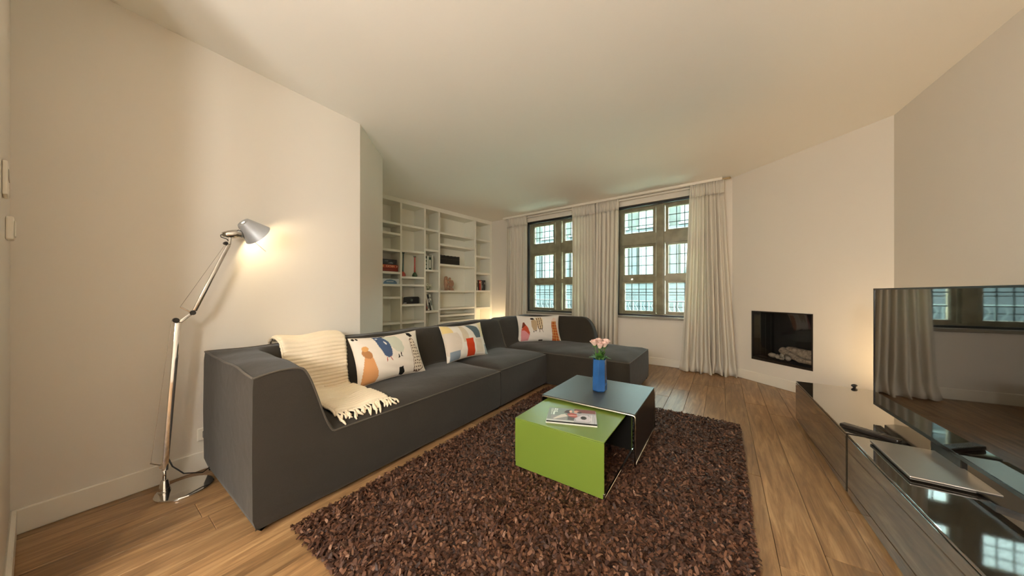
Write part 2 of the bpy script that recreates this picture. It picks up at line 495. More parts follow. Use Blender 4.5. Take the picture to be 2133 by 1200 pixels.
# ------------------------------------------------------------------ windows
aW = ang(F0 - FAR)
def window(name, s0, s1, z0, z1, label):
    root = thing(name, label, None, (FAR.x, FAR.y, 0), aW, kind='structure')
    yf = 0.05                              # black secondary glazing
    fr = MB(); t = 0.022
    fr.box(s0, s0 + t, yf - 0.02, yf + 0.02, z0, z1); fr.box(s1 - t, s1, yf - 0.02, yf + 0.02, z0, z1)
    fr.box(s0, s1, yf - 0.02, yf + 0.02, z1 - 0.035, z1); fr.box(s0, s1, yf - 0.02, yf + 0.02, z0, z0 + 0.025)
    fr.build('secondary_frame', M_blackframe, root)
    MB().box(s0 + 0.006, s1 - 0.006, yf - 0.003, yf + 0.003, z0 + 0.006, z1 - 0.006).build('secondary_pane', M_glass2, root)
    # old oak window behind
    y0, y1 = 0.14, 0.21
    gx = [(s0 + 0.085, s0 + 0.525), ((s1 - 0.10) - 0.44, s1 - 0.10)]
    gz = [(0.81, 1.255), (1.395, 1.84), (2.075, 2.42)]
    # jambs, head, bottom rail
    f = MB(); f.box(s0 - 0.02, gx[0][0] - 0.035, y0 - 0.01, y1 + 0.03, z0 - 0.02, z1 + 0.02); f.box(gx[1][1] + 0.035, s1 + 0.02, y0 - 0.01, y1 + 0.03, z0 - 0.02, z1 + 0.02)
    f.box(gx[0][0] - 0.035, gx[1][1] + 0.035, y0 - 0.01, y1 + 0.03, gz[2][1] + 0.035, z1 + 0.02); f.box(gx[0][0] - 0.035, gx[1][1] + 0.035, y0 - 0.01, y1 + 0.03, z0 - 0.02, gz[0][0] - 0.035)
    f.build('frame', M_oldoak, root)
    cxm = (gx[0][1] + gx[1][0]) / 2
    MB().bbox(cxm - 0.055, cxm + 0.055, y0 - 0.035, y1 + 0.03, gz[0][0] - 0.035, gz[2][1] + 0.035, 0.012, 2).build('mullion', M_oldoak, root)
    for (a, b) in ((gz[0][1] + 0.03, gz[1][0] - 0.03), (gz[1][1] + 0.032, gz[2][0] - 0.032)):
        MB().bbox(gx[0][0] - 0.035, cxm - 0.056, y0 - 0.03, y1 + 0.03, a, b, 0.008, 2).build('transom', M_oldoak, root)
        MB().bbox(cxm + 0.056, gx[1][1] + 0.035, y0 - 0.03, y1 + 0.03, a, b, 0.008, 2).build('transom', M_oldoak, root)
    for (xa, xb) in gx:
        for (za, zb) in gz:
            sm = MB(); w = 0.036
            xo0, xo1 = (xa - w, xb + w)
            sm.box(xo0, xa, y0, y1, za - w + .004, zb + w - .004); sm.box(xb, xo1, y0, y1, za - w + .004, zb + w - .004)
            sm.box(xa, xb, y0, y1, zb, zb + w - .004); sm.box(xa, xb, y0, y1, za - w + .004, za)
            sash = sm.build('sash', M_oldoak, root)
            nx, nz = 4, 3
            pw, ph = (xb - xa) / nx, (zb - za) / nz
            key = 'pane_%d' % round(ph * 1000)
            yg = y0 + 0.045
            ld = MB()
            for i in range(1, nx): ld.box(xa + i * pw - 0.005, xa + i * pw + 0.005, yg - 0.004, yg + 0.004, za, zb)
            for j in range(1, nz): ld.box(xa, xb, yg - 0.0035, yg + 0.0035, za + j * ph - 0.005, za + j * ph + 0.005)
            ld.build('lead_came', M_lead, sash)
            for i in range(nx):
                for j in range(nz):
                    if key not in PANES:
                        PANES[key] = MB().box(-pw / 2 + .003, pw / 2 - .003, -0.0015, 0.0015, -ph / 2 + .003, ph / 2 - .003).build('pane', M_glass, sash)
                        o = PANES[key]
                    else:
                        o = bpy.data.objects.new('pane', PANES[key].data); COL.objects.link(o); o.parent = sash
                    o.location = (xa + (i + .5) * pw, yg, za + (j + .5) * ph)
                    o.rotation_euler = (random.gauss(0, .012), 0, random.gauss(0, .012))
    # sill
    sl = MB().bbox(s0 - 0.03, s1 + 0.03, -0.045, 0.135, z0 - 0.035, z0 - 0.001, 0.006, 2)
    sl.build('sill', P('stone_sill', '#8d8678', 0.4), root)
    return root
PANES = {}
window('window_1', *W1, 'leaded oak window behind the sofa corner, farther from the fireplace')
window('window_2', *W2, 'leaded oak window nearer the fireplace, beside the long right curtain')
for (s0, s1, z0, z1) in (W1, W2):          # sky portals for sampling daylight
    l = bpy.data.lights.new('daylight_portal', 'AREA'); l.shape = 'RECTANGLE'; l.size = s1 - s0; l.size_y = z1 - z0
    l.cycles.is_portal = True
    o = bpy.data.objects.new('daylight_portal', l); COL.objects.link(o)
    c = FAR + (F0 - FAR).normalized() * ((s0 + s1) / 2) + Vector((-(F0 - FAR).normalized().y, (F0 - FAR).normalized().x)) * 0.30
    o.location = (c.x, c.y, (z0 + z1) / 2)
    o.rotation_euler = (math.pi / 2, 0, aW + math.pi)
    o.rotation_euler = (-math.pi / 2, 0, aW)

# curtain rail and curtains (window wall frame: x along wall, -y into the room)
rail = thing('curtain_rail', 'white double curtain rail fixed to the ceiling above both windows', 'curtain rail', (FAR.x, FAR.y, 0), aW)
mb = MB(); mb.bbox(0.40, 4.10, -0.135, -0.07, 2.600, 2.638, 0.004)
mb.build('front_track', M_trim, rail)
mb = MB(); mb.bbox(0.40, 4.10, -0.060, -0.012, 2.575, 2.638, 0.004)
mb.build('rear_track', M_trim, rail)
MB().box(0.40, 4.10, -0.069, -0.061, 2.600, 2.637).build('groove', M_black, rail)
mb = MB(); mb.bbox(4.10, 4.17, -0.112, -0.092, 2.606, 2.626, 0.003); mb.ball((4.18, -0.102, 2.616), 0.014)
mb.build('end_stop', P('brass_finial', '#b8a27c', 0.35, metal=.7), rail)

def curtain(name, label, t0, t1, b0, b1, zt, zb, folds, seed, depth=0.045, yoff=-0.10, pool=0.0, sharp=1.6):
    r = random.Random(seed)
    nx, nz = folds * 14, 46
    ph = [r.uniform(0, 6.28) for _ in range(8)]
    # irregular fold widths
    w = [r.uniform(0.6, 1.5) for _ in range(folds)]
    tot = sum(w); acc = [0]
    for q in w: acc.append(acc[-1] + q / tot)
    amp = [r.uniform(0.6, 1.15) for _ in range(folds + 1)]
    vs = []; fs = []
    for j in range(nz + 1):
        q = j / nz                       # 0 top, 1 bottom
        z = zt + (zb - zt) * q
        s0 = t0 + (b0 - t0) * q ** 1.25; s1 = t1 + (b1 - t1) * q ** 1.25
        head = max(0.0, 1 - (zt - z) / 0.24)
        for i in range(nx + 1):
            e = i / nx
            kf = min(folds - 1, next((n for n in range(folds) if e <= acc[n + 1] + 1e-9), folds - 1))
            le = (e - acc[kf]) / (acc[kf + 1] - acc[kf])
            a = amp[kf] * (1 - le) + amp[kf + 1] * le
            c = math.cos(2 * math.pi * le)
            c = math.copysign(abs(c) ** (1 / sharp), c)
            fold = depth * a * c * (0.45 + 0.75 * q)
            pleat = 0.013 * math.cos(2 * math.pi * e * folds * 3.0) 
            low = 0.012 * math.sin(e * 7 + q * 5 + ph[0]) * q
            hh = head ** 1.3
            y = yoff + fold * (1 - .72 * hh) + pleat * hh - 0.008 * head + low
            x = s0 + (s1 - s0) * e + 0.010 * math.sin(2 * math.pi * le * 1 + ph[1]) * (1 - head) + 0.012 * math.sin(q * 4 + kf * 1.7 + ph[2]) * q * (1 - abs(2 * e - 1))
            if pool and q > 0.93:
                t = (q - 0.93) / 0.07
                y -= pool * t * t * (0.7 + 0.5 * math.sin(e * 19 + ph[3]))
                x += 0.02 * t * math.sin(e * 31 + ph[4])
            zz = z + (0.012 * math.sin(e * 13 + ph[5]) * q ** 8)
            vs.append((x, y, max(zz, 0.004)))
    for j in range(nz):
        for i in range(nx):
            a = j * (nx + 1) + i
            fs.append((a, a + 1, a + nx + 2, a + nx + 1))
    root = thing(name, label, 'curtain', (FAR.x, FAR.y, 0), aW, 'cream curtains on the window rail')
    nh = 3
    cut = nh * nx
    mb = MB(); mb.v = vs; mb.f = fs[cut:]
    o = mb.build('drop', M_curtain, root, smooth=True)
    md = o.modifiers.new('thickness', 'SOLIDIFY'); md.thickness = 0.003; md.offset = 0
    mb = MB(); mb.v = vs; mb.f = fs[:cut]
    o = mb.build('pleat_heading', M_curtain, root, smooth=True)
    md = o.modifiers.new('thickness', 'SOLIDIFY'); md.thickness = 0.005; md.offset = 0
    return root
curtain('curtain', 'cream curtain hanging between the bookcase corner and the first window', 0.48, 0.96, 0.42, 0.93, 2.60, 0.02, 7, 1)
curtain('curtain', 'cream curtain on the left half of the pair between the windows', 1.92, 2.345, 1.91, 2.335, 2.60, 0.02, 7, 2)
curtain('curtain', 'cream curtain on the right half of the pair between the windows', 2.36, 2.735, 2.345, 2.70, 2.60, 0.02, 6, 3)
curtain('curtain', 'long flared cream curtain beside the fireplace wall, pooling on the floor', 3.73, 4.125, 3.62, 4.275, 2.60, 0.006, 8, 5, depth=0.05, yoff=-0.115, pool=0.05)

# ------------------------------------------------------------------ fireplace
aF = ang(F1 - F0)
fp = thing('fireplace', 'black inset gas fireplace with glass front in the angled wall', 'fireplace', (F0.x, F0.y, 0), aF)
x0, x1, z0, z1 = FIRE
M_fire = P('firebox_black', '#1d1a17', 0.6)
M_fireb = P('firebox_back', '#2b2824', 0.55)
e = 0.004
mb = MB(); D = 0.36
mb.box(x0 + e, x0 + .014, 0.012, D, z0 + e, z1 - e)
mb.build('side_panel', M_fire, fp)
MB().box(x1 - .014, x1 - e, 0.012, D, z0 + e, z1 - e).build('side_panel', M_fire, fp)
for xx in (.11, .20, .29):
    MB().box(x0 + .014, x0 + .0175, xx, xx + 0.012, z0 + .05, z1 - .05).build('rib', P('firebox_rib', '#3a342d', .4), fp)
MB().box(x0 + .014, x1 - .014, D - 0.012, D, z0 + e, z1 - e).build('back_panel', M_fireb, fp)
MB().box(x0 + .014, x1 - .014, 0.012, D - .012, z1 - .016, z1 - e).build('top_panel', M_fire, fp)
MB().box(x0 + .014, x1 - .014, 0.012, D - .012, z0 + e, z0 + .045).build('burner_tray', M_fire, fp)
for k in range(5):
    xa = x0 + .05 + k * .115
    MB().bbox(xa, xa + .085, 0.055, 0.064, z0 + .046, z0 + .049, .001).build('burner_slot', P('burner_metal', '#6d655a', .3, metal=.8), fp)
fr = MB()
for (a, b, c, d) in ((x0 + .001, x0 + .012, z0 + .001, z1 - .001), (x1 - .012, x1 - .001, z0 + .001, z1 - .001), (x0 + .012, x1 - .012, z1 - .012, z1 - .001), (x0 + .012, x1 - .012, z0 + .001, z0 + .03)):
    fr.box(a, b, -0.004, 0.012, c, d)
fr.build('frame', P('fire_frame', '#241d17', .35), fp)
MB().box(x0 + .012, x1 - .012, 0.006, 0.010, z0 + .03, z1 - .012).build('glass_pane', M_fireglass, fp)
M_bark = P('ceramic_bark', '#cbb69c', 0.9, var=(40, .45), bump=(60, .8, 5))
M_logend = P('ceramic_log_end', '#e4d6c0', 0.85, var=(30, .15))
M_peb = P('ceramic_pebble', '#d9cab2', 0.85, var=(25, .2))
def log(label, p, d, r, L, taper=1.0, name='fire_log'):
    c = (F0 + (F1 - F0).normalized() * p[0] + Vector((-(F1 - F0).normalized().y, (F1 - F0).normalized().x)) * p[1])
    root = thing(name, label, 'log', (c.x, c.y, p[2]), aF, 'ceramic logs in the fireplace')
    M = axis_matrix((0, 0, 0), d)
    n = 14; m = 9
    vs = []; fs = []
    rr = random.Random(int(r * 1e5) + int(L * 1e4))
    for i in range(m):
        for k in range(n):
            a = 2 * math.pi * k / n
            q = r * (1 + (taper - 1) * i / (m - 1)) * rr.uniform(.9, 1.08)
            vs.append((q * math.cos(a), q * math.sin(a), -L / 2 + L * i / (m - 1)))
    for i in range(m - 1):
        for k in range(n):
            l = (k + 1) % n; fs.append((i * n + k, i * n + l, (i + 1) * n + l, (i + 1) * n + k))
    MB().add(vs, fs, M).build('bark', M_bark, root, smooth=True)
    for zz, q in ((-L / 2, 1), (L / 2, taper)):
        mb = MB(); mb.lathe([(1e-6, zz * 1.01), (r * q * .97, zz * 1.006), (r * q * .93, zz * .98)], n, M, cap=False)
        mb.build('cut_end', M_logend, root, smooth=True)
    return root
zt = z0 + .047
log('largest grey ceramic log lying at the back of the fireplace', (0.665, 0.20, zt + .083), (1, 0.05, -0.03), 0.058, 0.27)
log('knobbly ceramic log slanting across the front of the largest log', (0.60, 0.135, zt + .062), (.9, -.25, -.28), 0.040, 0.24, .8)
log('slim ceramic log with pale cut end at the front right of the fireplace', (0.80, 0.075, zt + .028), (1, -.1, 0.02), 0.026, 0.17)
log('short ceramic log end under the knobbly log', (0.60, 0.085, zt + .035), (.5, -.6, -.1), 0.028, 0.10)
def pebble(label, p, sc):
    c = (F0 + (F1 - F0).normalized() * p[0] + Vector((-(F1 - F0).normalized().y, (F1 - F0).normalized().x)) * p[1])
    mb = MB(); mb.ball((0, 0, 0), 1, 10, 7, sc)
    r = random.Random(int(p[0] * 1000))
    mb.v = [tuple(q * r.uniform(.88, 1.1) for q in v) for v in mb.v]
    o = mb.build('fire_pebble', M_peb, None, smooth=True)
    o.location = (c.x, c.y, zt + sc[2] * .95); o.rotation_euler = (0, 0, aF)
    return tag(o, label, 'pebble', 'ceramic pebbles in the fireplace')
pebble('pale pointed ceramic piece at the left end of the fire bed', (0.43, 0.10, 0), (.052, .026, .028))
pebble('small round ceramic pebble left of the knobbly log', (0.50, 0.075, 0), (.028, .024, .027))
pebble('ceramic pebble behind the small round one', (0.51, 0.15, 0), (.034, .028, .036))
pebble('flat ceramic pebble in front of the knobbly log', (0.555, 0.058, 0), (.03, .018, .013))

# ------------------------------------------------------------------ bookcase
aS = ang(dS)
bc = thing('bookcase', 'tall white built-in bookcase filling the alcove left of the windows', 'bookcase', (SH0.x, SH0.y, 0), aS)
DEP = 0.33
MB().box(-0.16, 2.434, DEP - .018, DEP, 0, CEIL - .004).build('back_panel', M_shelf, bc)
divs = [(-0.16, -0.125), (0.290, 0.320), (0.737, 0.770), (1.038, 1.074), (1.922, 1.970), (2.374, 2.434)]
for a, b in divs:
    MB().bbox(a, b, 0.0, DEP - .018, 0.08, 2.565, .002).build('upright', M_shelf, bc)
MB().bbox(-0.16, 2.434, -0.004, DEP - .018, 2.566, CEIL - .003, .003).build('cornice', M_shelf, bc)
MB().bbox(-0.16, 2.434, 0.02, DEP - .018, 0.0, 0.079, .003).build('plinth', M_shelf, bc)
levels = [[2.212, 2.046, 1.778, 1.421, 1.221, 1.021, .61, .30], [2.214, 1.793, 1.354, 1.225, .892, .606, .30], [2.21, 1.85, 1.492, 1.128, .764, .40],
          [2.197, 1.985, 1.615, 1.127, .801, .671, .548, .30], [2.20, 1.848, 1.50, 1.133, .78, .42]]
TB = 0.036
for i, lv in enumerate(levels):
    a = divs[i][1]; b = divs[i + 1][0]
    for z in lv:
        MB().bbox(a, b, 0.004, DEP - .018, z - TB / 2, z + TB / 2, .002).build('shelf', M_shelf, bc)
MB().box(-.640, -.1605, 0.004, 0.022, 0, CEIL - .004).build('filler_panel', M_shelf, bc)
def sp(s, y, z):                     # point in bookcase frame -> world
    p = SH0 + dS * s + nS * y
    return (p.x, p.y, z)

def color_panel(name, w, h, fn, mat, parent, nx=40, ny=24, M=None):
    """flat printed sheet: x 0..w, z 0..h, facing -y, colours by python function"""
    vs = [(w * i / nx, 0, h * j / ny) for j in range(ny + 1) for i in range(nx + 1)]
    fs = [(j * (nx + 1) + i, j * (nx + 1) + i + 1, (j + 1) * (nx + 1) + i + 1, (j + 1) * (nx + 1) + i) for j in range(ny) for i in range(nx)]
    mb = MB().add(vs, fs, M)
    o = mb.build(name, mat, parent)
    ca = o.data.color_attributes.new('print', 'FLOAT_COLOR', 'POINT')
    flat = []
    for j in range(ny + 1):
        for i in range(nx + 1):
            flat.extend(fn(i / nx, j / ny))
    ca.data.foreach_set('color', flat)
    return o
M_print = attr_mat('printed_paper', 0.45, spec=.4)

def text(name, body, size, mat, parent, loc, rot, ext=0.0004):
    cu = bpy.data.curves.new(name, 'FONT'); cu.body = body; cu.size = size; cu.extrude = ext; cu.align_x = 'CENTER'; cu.align_y = 'CENTER'; cu.resolution_u = 2
    tmp = bpy.data.objects.new(name, cu)
    me = tmp.to_mesh()
    me2 = bpy.data.meshes.new(name)
    me2.from_pydata([tuple(v.co) for v in me.vertices], [], [tuple(p.vertices) for p in me.polygons])
    tmp.to_mesh_clear(); bpy.data.objects.remove(tmp)
    me2.materials.append(mat)
    o = bpy.data.objects.new(name, me2); COL.objects.link(o); o.parent = parent
    o.location = loc; o.rotation_euler = rot
    return o

def game_box(name, label, s, z, w, d, h, c1, c2, side=None, rz=0.0, y=0.05):
    root = thing(name, label, 'box', sp(s, y, z), aS + rz, 'boxed games on the bookcase')
    MB().bbox(0, w, 0, d, h * .28, h, .002).build('lid', P(name + '_lid', c1, .45), root)
    MB().bbox(.002, w - .002, .002, d - .002, 0, h * .28 - .0005, .001).build('tray', P(name + '_tray', c2, .45), root)
    return root
zsh = 1.421 + TB / 2
g = game_box('game_box', 'red board game box lettered CATAN on the bookcase', -0.02, zsh, .30, .24, .072, '#b5472f', '#7c2413')
text('lettering', 'CATAN', 0.042, P('cream_print', '#f0d9a8', .5), g, (.165, -.0006, .046), (math.pi / 2, 0, 0))
def band(u, v):
    return srgb('#d98b52') if v > .55 else srgb('#c2603c')
color_panel('picture_band', .05, .046, lambda u, v: srgb('#e8b25c') if (u - .5) ** 2 + (v - .5) ** 2 < .12 else srgb('#c2603c'), M_print, g, 10, 8, Matrix.Translation((.012, -.0005, .024)))
color_panel('picture_band', .028, .046, lambda u, v: srgb('#e8dcc0') if .3 < u < .8 and .2 < v < .8 else srgb('#8c2a1c'), M_print, g, 10, 8, Matrix.Translation((.262, -.0005, .024)))
g = game_box('game_box', 'dark red flat box under the red game box', -0.02, zsh, .30, .24, .038, '#8f2f1a', '#5f1a0e')
# stack: flat box lowest, then the red one, then the dark one
for o in bpy.data.objects:
    if o.get('label', '').startswith('red board game'): o.location.z += .0385
g = game_box('game_box', 'dark grey board game box on top of the red game box', -0.02, zsh + .0385 + .0725, .275, .24, .085, '#37373a', '#28282b')
color_panel('picture_band', .20, .06, lambda u, v: srgb('#8d8f92') if (v < .35 - abs(u - .85) or (.45 < v < .75 and .3 < u < .6 and int(u * 30) % 2)) else srgb('#3a4044'), M_print, g, 40, 16, Matrix.Translation((.01, -.0005, .02)))
g = game_box('game_box', 'pale blue and white boxed game on the shelf below the red box', -0.02, 1.221 + TB / 2, .32, .24, .088, '#b6c4cc', '#9fb0ba')
color_panel('picture_band', .30, .075, lambda u, v: srgb('#5f7f9c') if ((u - .52) / .38) ** 2 + ((v - .1) / .8) ** 2 < 1 and not (.35 < v < .6 and .3 < u < .7 and int(u * 40) % 2) else srgb('#cfd6d8'), M_print, g, 40, 16, Matrix.Translation((.01, -.0005, .006)))

def bottle(label, s, z, h, neckc, basec, topc, lean=0.0):
    root = thing('long_necked_bottle', label, 'bottle', sp(s, .10, z), aS, 'long-necked glass bottles on the bookcase')
    root.rotation_euler = (0, lean, aS)
    b = .046
    MB().lathe([(1e-5, 0), (b * .8, 0), (b, .012), (b * .97, .03), (b * .8, .052), (b * .45, .072), (.016, .082)], 18).build('bulb_base', P('bottle_base', basec, .12, coat=.5), root, smooth=True)
    MB().lathe([(.016, .082), (.0135, .12), (.0115, h * .6), (.0125, h - .012)], 14, cap=False).build('neck', P('bottle_neck', neckc, .15, coat=.5), root, smooth=True)
    MB().lathe([(.012, h - .012), (.026, h - .004), (.027, h), (.016, h - .002), (.010, h - .02)], 14, cap=False).build('lip', P('bottle_lip', topc, .2), root, smooth=True)
bottle('bottle with dark green neck and red base on the bookcase', .392, 1.354 + TB / 2, .400, '#2f4a3e', '#b23a22', '#26352e', 0.02)
bottle('bottle with red neck and dark green base on the bookcase', .615, 1.354 + TB / 2, .355, '#b52b1a', '#2b4526', '#2c1a16')

ra = thing('tabletop_speaker', 'black tabletop speaker with chrome rim on a bookcase shelf', 'speaker', sp(.36, .05, .892 + TB / 2), aS)
def rrect(x0, x1, z0, z1, r, n=5):
    pts = []
    for cx, cz, a0 in ((x1 - r, z1 - r, 0), (x0 + r, z1 - r, 90), (x0 + r, z0 + r, 180), (x1 - r, z0 + r, 270)):
        for k in range(n + 1):
            a = math.radians(a0 + 90 * k / n); pts.append((cx + r * math.cos(a), cz + r * math.sin(a)))
    return pts
RX = Matrix.Rotation(math.pi / 2, 4, 'X')
MB().prism(rrect(0, .31, 0, .125, .022), -.12, 0, RX).build('casing', M_chrome, ra, smooth=True, ang=40)
MB().prism(rrect(.008, .302, .008, .117, .018), 0, .006, RX).build('grille', P('speaker_grille', '#0d0e0e', .6, bump=(600, .4)), ra)
MB().prism([(.16 + .024 * math.cos(a * math.pi / 12), .066 + .024 * math.sin(a * math.pi / 12)) for a in range(24)], .006, .012, RX).build('dial', M_chrome, ra)
MB().box(.02, .065, -.0075, -.006, .016, .024).build('badge', P('badge_white', '#d8d8d4', .4), ra)

def book(label, s, z, t, h, d, cover, spine=None, lean=0.0, y=.06, group=None, marks=None):
    root = thing('book', label, 'book', sp(s, y, z), aS, group)
    root.rotation_euler = Matrix.Rotation(aS, 4, 'Z').to_euler()
    M = Matrix.Rotation(lean, 4, 'Y')
    m = P('book_cover', cover, .45)
    mb = MB(); mb.box(0, .0025, 0, d, 0, h, M); mb.box(t - .0025, t, 0, d, 0, h, M); mb.box(0, t, -.002, .001, 0, h, M)
    mb.build('cover', m, root)
    MB().box(.0026, t - .0026, .0012, d - .004, .003, h - .003, M).build('pages', P('book_pages', '#d8d0ba', .9), root)
    if marks:
        for zz0, zz1, c in marks:
            MB().box(t * .2, t * .8, -.0028, -.002, h * zz0, h * zz1, M).build('spine_print', P('spine_print', c, .5), root)
    return root
G = 'books on the third bookcase column'
zs = 1.492 + TB / 2
book('dark green book with white spine lettering, leftmost on the upper book shelf', .785, zs, .046, .235, .2, '#1f3a30', marks=[(.12, .35, '#e8ece4'), (.42, .62, '#dfe6dd'), (.7, .85, '#dfe6dd')], group=G)
book('plain white book standing between two dark green books', .836, zs, .033, .245, .2, '#dcdccf', group=G)
book('dark green book with one white spine panel beside the plain white book', .873, zs, .046, .225, .2, '#26402f', marks=[(.15, .8, '#e6e8d8')], group=G)
book('tall pale grey book, right end of the upper book shelf', .930, zs, .034, .27, .2, '#c3c6ba', group=G)
book('thin grey book standing behind the tall pale grey one', .968, zs, .012, .255, .2, '#9aa096', group=G)
zs = .764 + TB / 2
for kk, (s, t, h, c, lab, mk) in enumerate([(.778, .030, .285, '#6b5a50', 'brown-grey book leaning at the left of the lower book shelf', [(.1, .25, '#a05038')]),
        (.812, .026, .305, '#e2ded2', 'white book leaning beside the brown-grey one', [(.1, .3, '#30302c')]),
        (.842, .036, .285, '#23241f', 'black book leaning between two white books', [(.5, .75, '#c8c8c0')]),
        (.882, .034, .290, '#d9dacf', 'white book leaning at the right of the lower book shelf', [(.3, .62, '#5d6560'), (.75, .85, '#5d6560')])]):
    book(lab, s + .05, zs + .002, t, h, .2, c, lean=-.22, group=G, marks=mk)
zs = 1.615 + TB / 2
for k in range(17):
    o = book('slim black volume in the matching set on the wide bookcase shelf', 1.079 + k * .0286, zs, .0275, .165 + .003 * math.sin(k * 2.1), .13, '#211f1b', y=.045, group='matching black volumes on the wide shelf', marks=[(.60, .625, '#7c7058'), (.1, .115, '#6a6050')])
zs = 1.133 + TB / 2
xx = 1.985
for c, t, h, ln, lab, mk in [('#1e1c1a', .030, .20, 0, 'black book, leftmost in the fifth bookcase column', None), ('#cfc6b4', .028, .215, -.10, 'cream book leaning left in the fifth bookcase column', [(.3, .7, '#6a5a48')]),
        ('#2a2522', .022, .205, -.06, 'dark brown book beside the leaning cream book', None), ('#a52c22', .048, .215, 0, 'thick red book in the fifth bookcase column', [(.7, .85, '#e0c8a0')]),
        ('#c9a78e', .020, .20, 0, 'thin pinkish book right of the thick red one', None), ('#3b3a3a', .034, .215, 0, 'charcoal book right of the thin pinkish one', [(.2, .5, '#8a8a88')]),
        ('#232a33', .030, .21, 0, 'navy book in the fifth bookcase column', None), ('#2b2826', .040, .215, 0, 'black-brown book, rightmost in the fifth bookcase column', [(.6, .8, '#9a9488')])]:
    book(lab, xx + (.02 if ln else 0), zs + (.002 if ln else 0), t, h, .15, c, lean=ln, group='books in the fifth bookcase column', marks=mk, y=.05)
    xx += t + (.012 if ln else .003)

# white dried flower ornament
fl = thing('dried_flowers', 'small cluster of white dried flowers on a bookcase shelf', 'flowers', sp(.875, .10, 1.128 + TB / 2), aS)
mb = MB(); stems = MB(); r = random.Random(3)
for k in range(34):
    a = r.uniform(0, 6.28); rad = r.uniform(.01, .062); h = r.uniform(.03, .125) * (1 - rad * 5) + .015
    p = (rad * math.cos(a), rad * math.sin(a) * .7, h)
    stems.tube([(rad * .2 * math.cos(a), rad * .2 * math.sin(a), 0), (p[0] * .8, p[1] * .8, h * .6), p], .0012, 4)
    mb.ball(p, r.uniform(.007, .012), 6, 4)
mb.build('blossoms', P('white_blossom', '#dfe0c8', .8), fl, smooth=True)
stems.build('stems', P('dry_stem', '#6f7a52', .8), fl)

# terracotta embracing couple
sc_ = thing('sculpture', 'terracotta sculpture of two embracing figures on a bookcase shelf', 'sculpture', sp(1.36, .13, 1.127 + TB / 2), aS)
mb = MB()
def limb(pts, rs): mb.tube(pts, rs, 10); [mb.ball(p, q, 10, 6) for p, q in zip(pts, rs)]
mb.ball((-.055, 0, .245), .030, sc=(1.25, .9, .95)); mb.ball((.035, 0, .225), .026, sc=(.95, 1, 1.1))
limb([(-.075, 0, .235), (-.07, 0, .19), (-.062, 0, .12), (-.055, 0, .05), (-.052, 0, .01)], [.022, .032, .036, .034, .036])
limb([(.04, 0, .205), (.055, 0, .175), (.058, 0, .12), (.05, 0, .06), (.06, 0, .02)], [.02, .032, .034, .04, .046])
limb([(.085, -.01, .185), (.092, -.03, .13), (.06, -.05, .09), (0, -.055, .085), (-.04, -.045, .115)], [.018, .019, .018, .017, .016])
limb([(-.075, -.02, .18), (-.05, -.045, .13), (0, -.05, .105), (.05, -.045, .13)], [.018, .018, .016, .015])
limb([(-.045, .0, .20), (0, -.02, .19), (.035, -.02, .205)], [.016, .015, .014])
limb([(.03, -.02, .03), (.09, -.03, .02)], [.03, .018])
limb([(-.05, -.02, .03), (-.06, -.03, .015)], [.032, .022])
o = mb.build('figures', P('terracotta', '#a98468', .8, var=(18, .2), bump=(50, .3)), sc_, smooth=True)
md = o.modifiers.new('fuse', 'REMESH'); md.mode = 'VOXEL'; md.voxel_size = .006; md.use_smooth_shade = True
md = o.modifiers.new('soft', 'SMOOTH'); md.iterations = 4
MB().bbox(-.10, .105, -.06, .05, 0, .006, .002).build('base', P('terracotta_base', '#8a6a54', .85), sc_)

# ------------------------------------------------------------------ sofa
SO = Vector((-1.876, 1.848, 0)); aU = FLOOR_ANG
sofa = thing('sectional_sofa', 'charcoal fabric corner sofa with chaise end along the left wall', 'sofa', SO, aU)
def sst(e0, e1, x):
    t = min(1, max(0, (x - e0) / (e1 - e0))); return t * t * (3 - 2 * t)
TOP = 0.735
def back_prof(v, flat=.15, crease=.325): return 1 - sst(flat, crease, v) if v < crease else 0.0
def make_module(L, D, hfun, regions, dens_u, dens_v, prefix, clip=None):
    """heightfield x=u 0..L, y=v 0..D (stored local y=-v)"""
    nu, nv = len(dens_u), len(dens_v)
    H = [[hfun(u, v) for v in dens_v] for u in dens_u]
    groups = {}
    for i in range(nu - 1):
        for j in range(nv - 1):
            cu = (dens_u[i] + dens_u[i + 1]) / 2; cv = (dens_v[j] + dens_v[j + 1]) / 2
            groups.setdefault(regions(cu, cv), []).append((i, j))
    return H, groups
def lin(a, b, n): return [a + (b - a) * i / n for i in range(n + 1)]
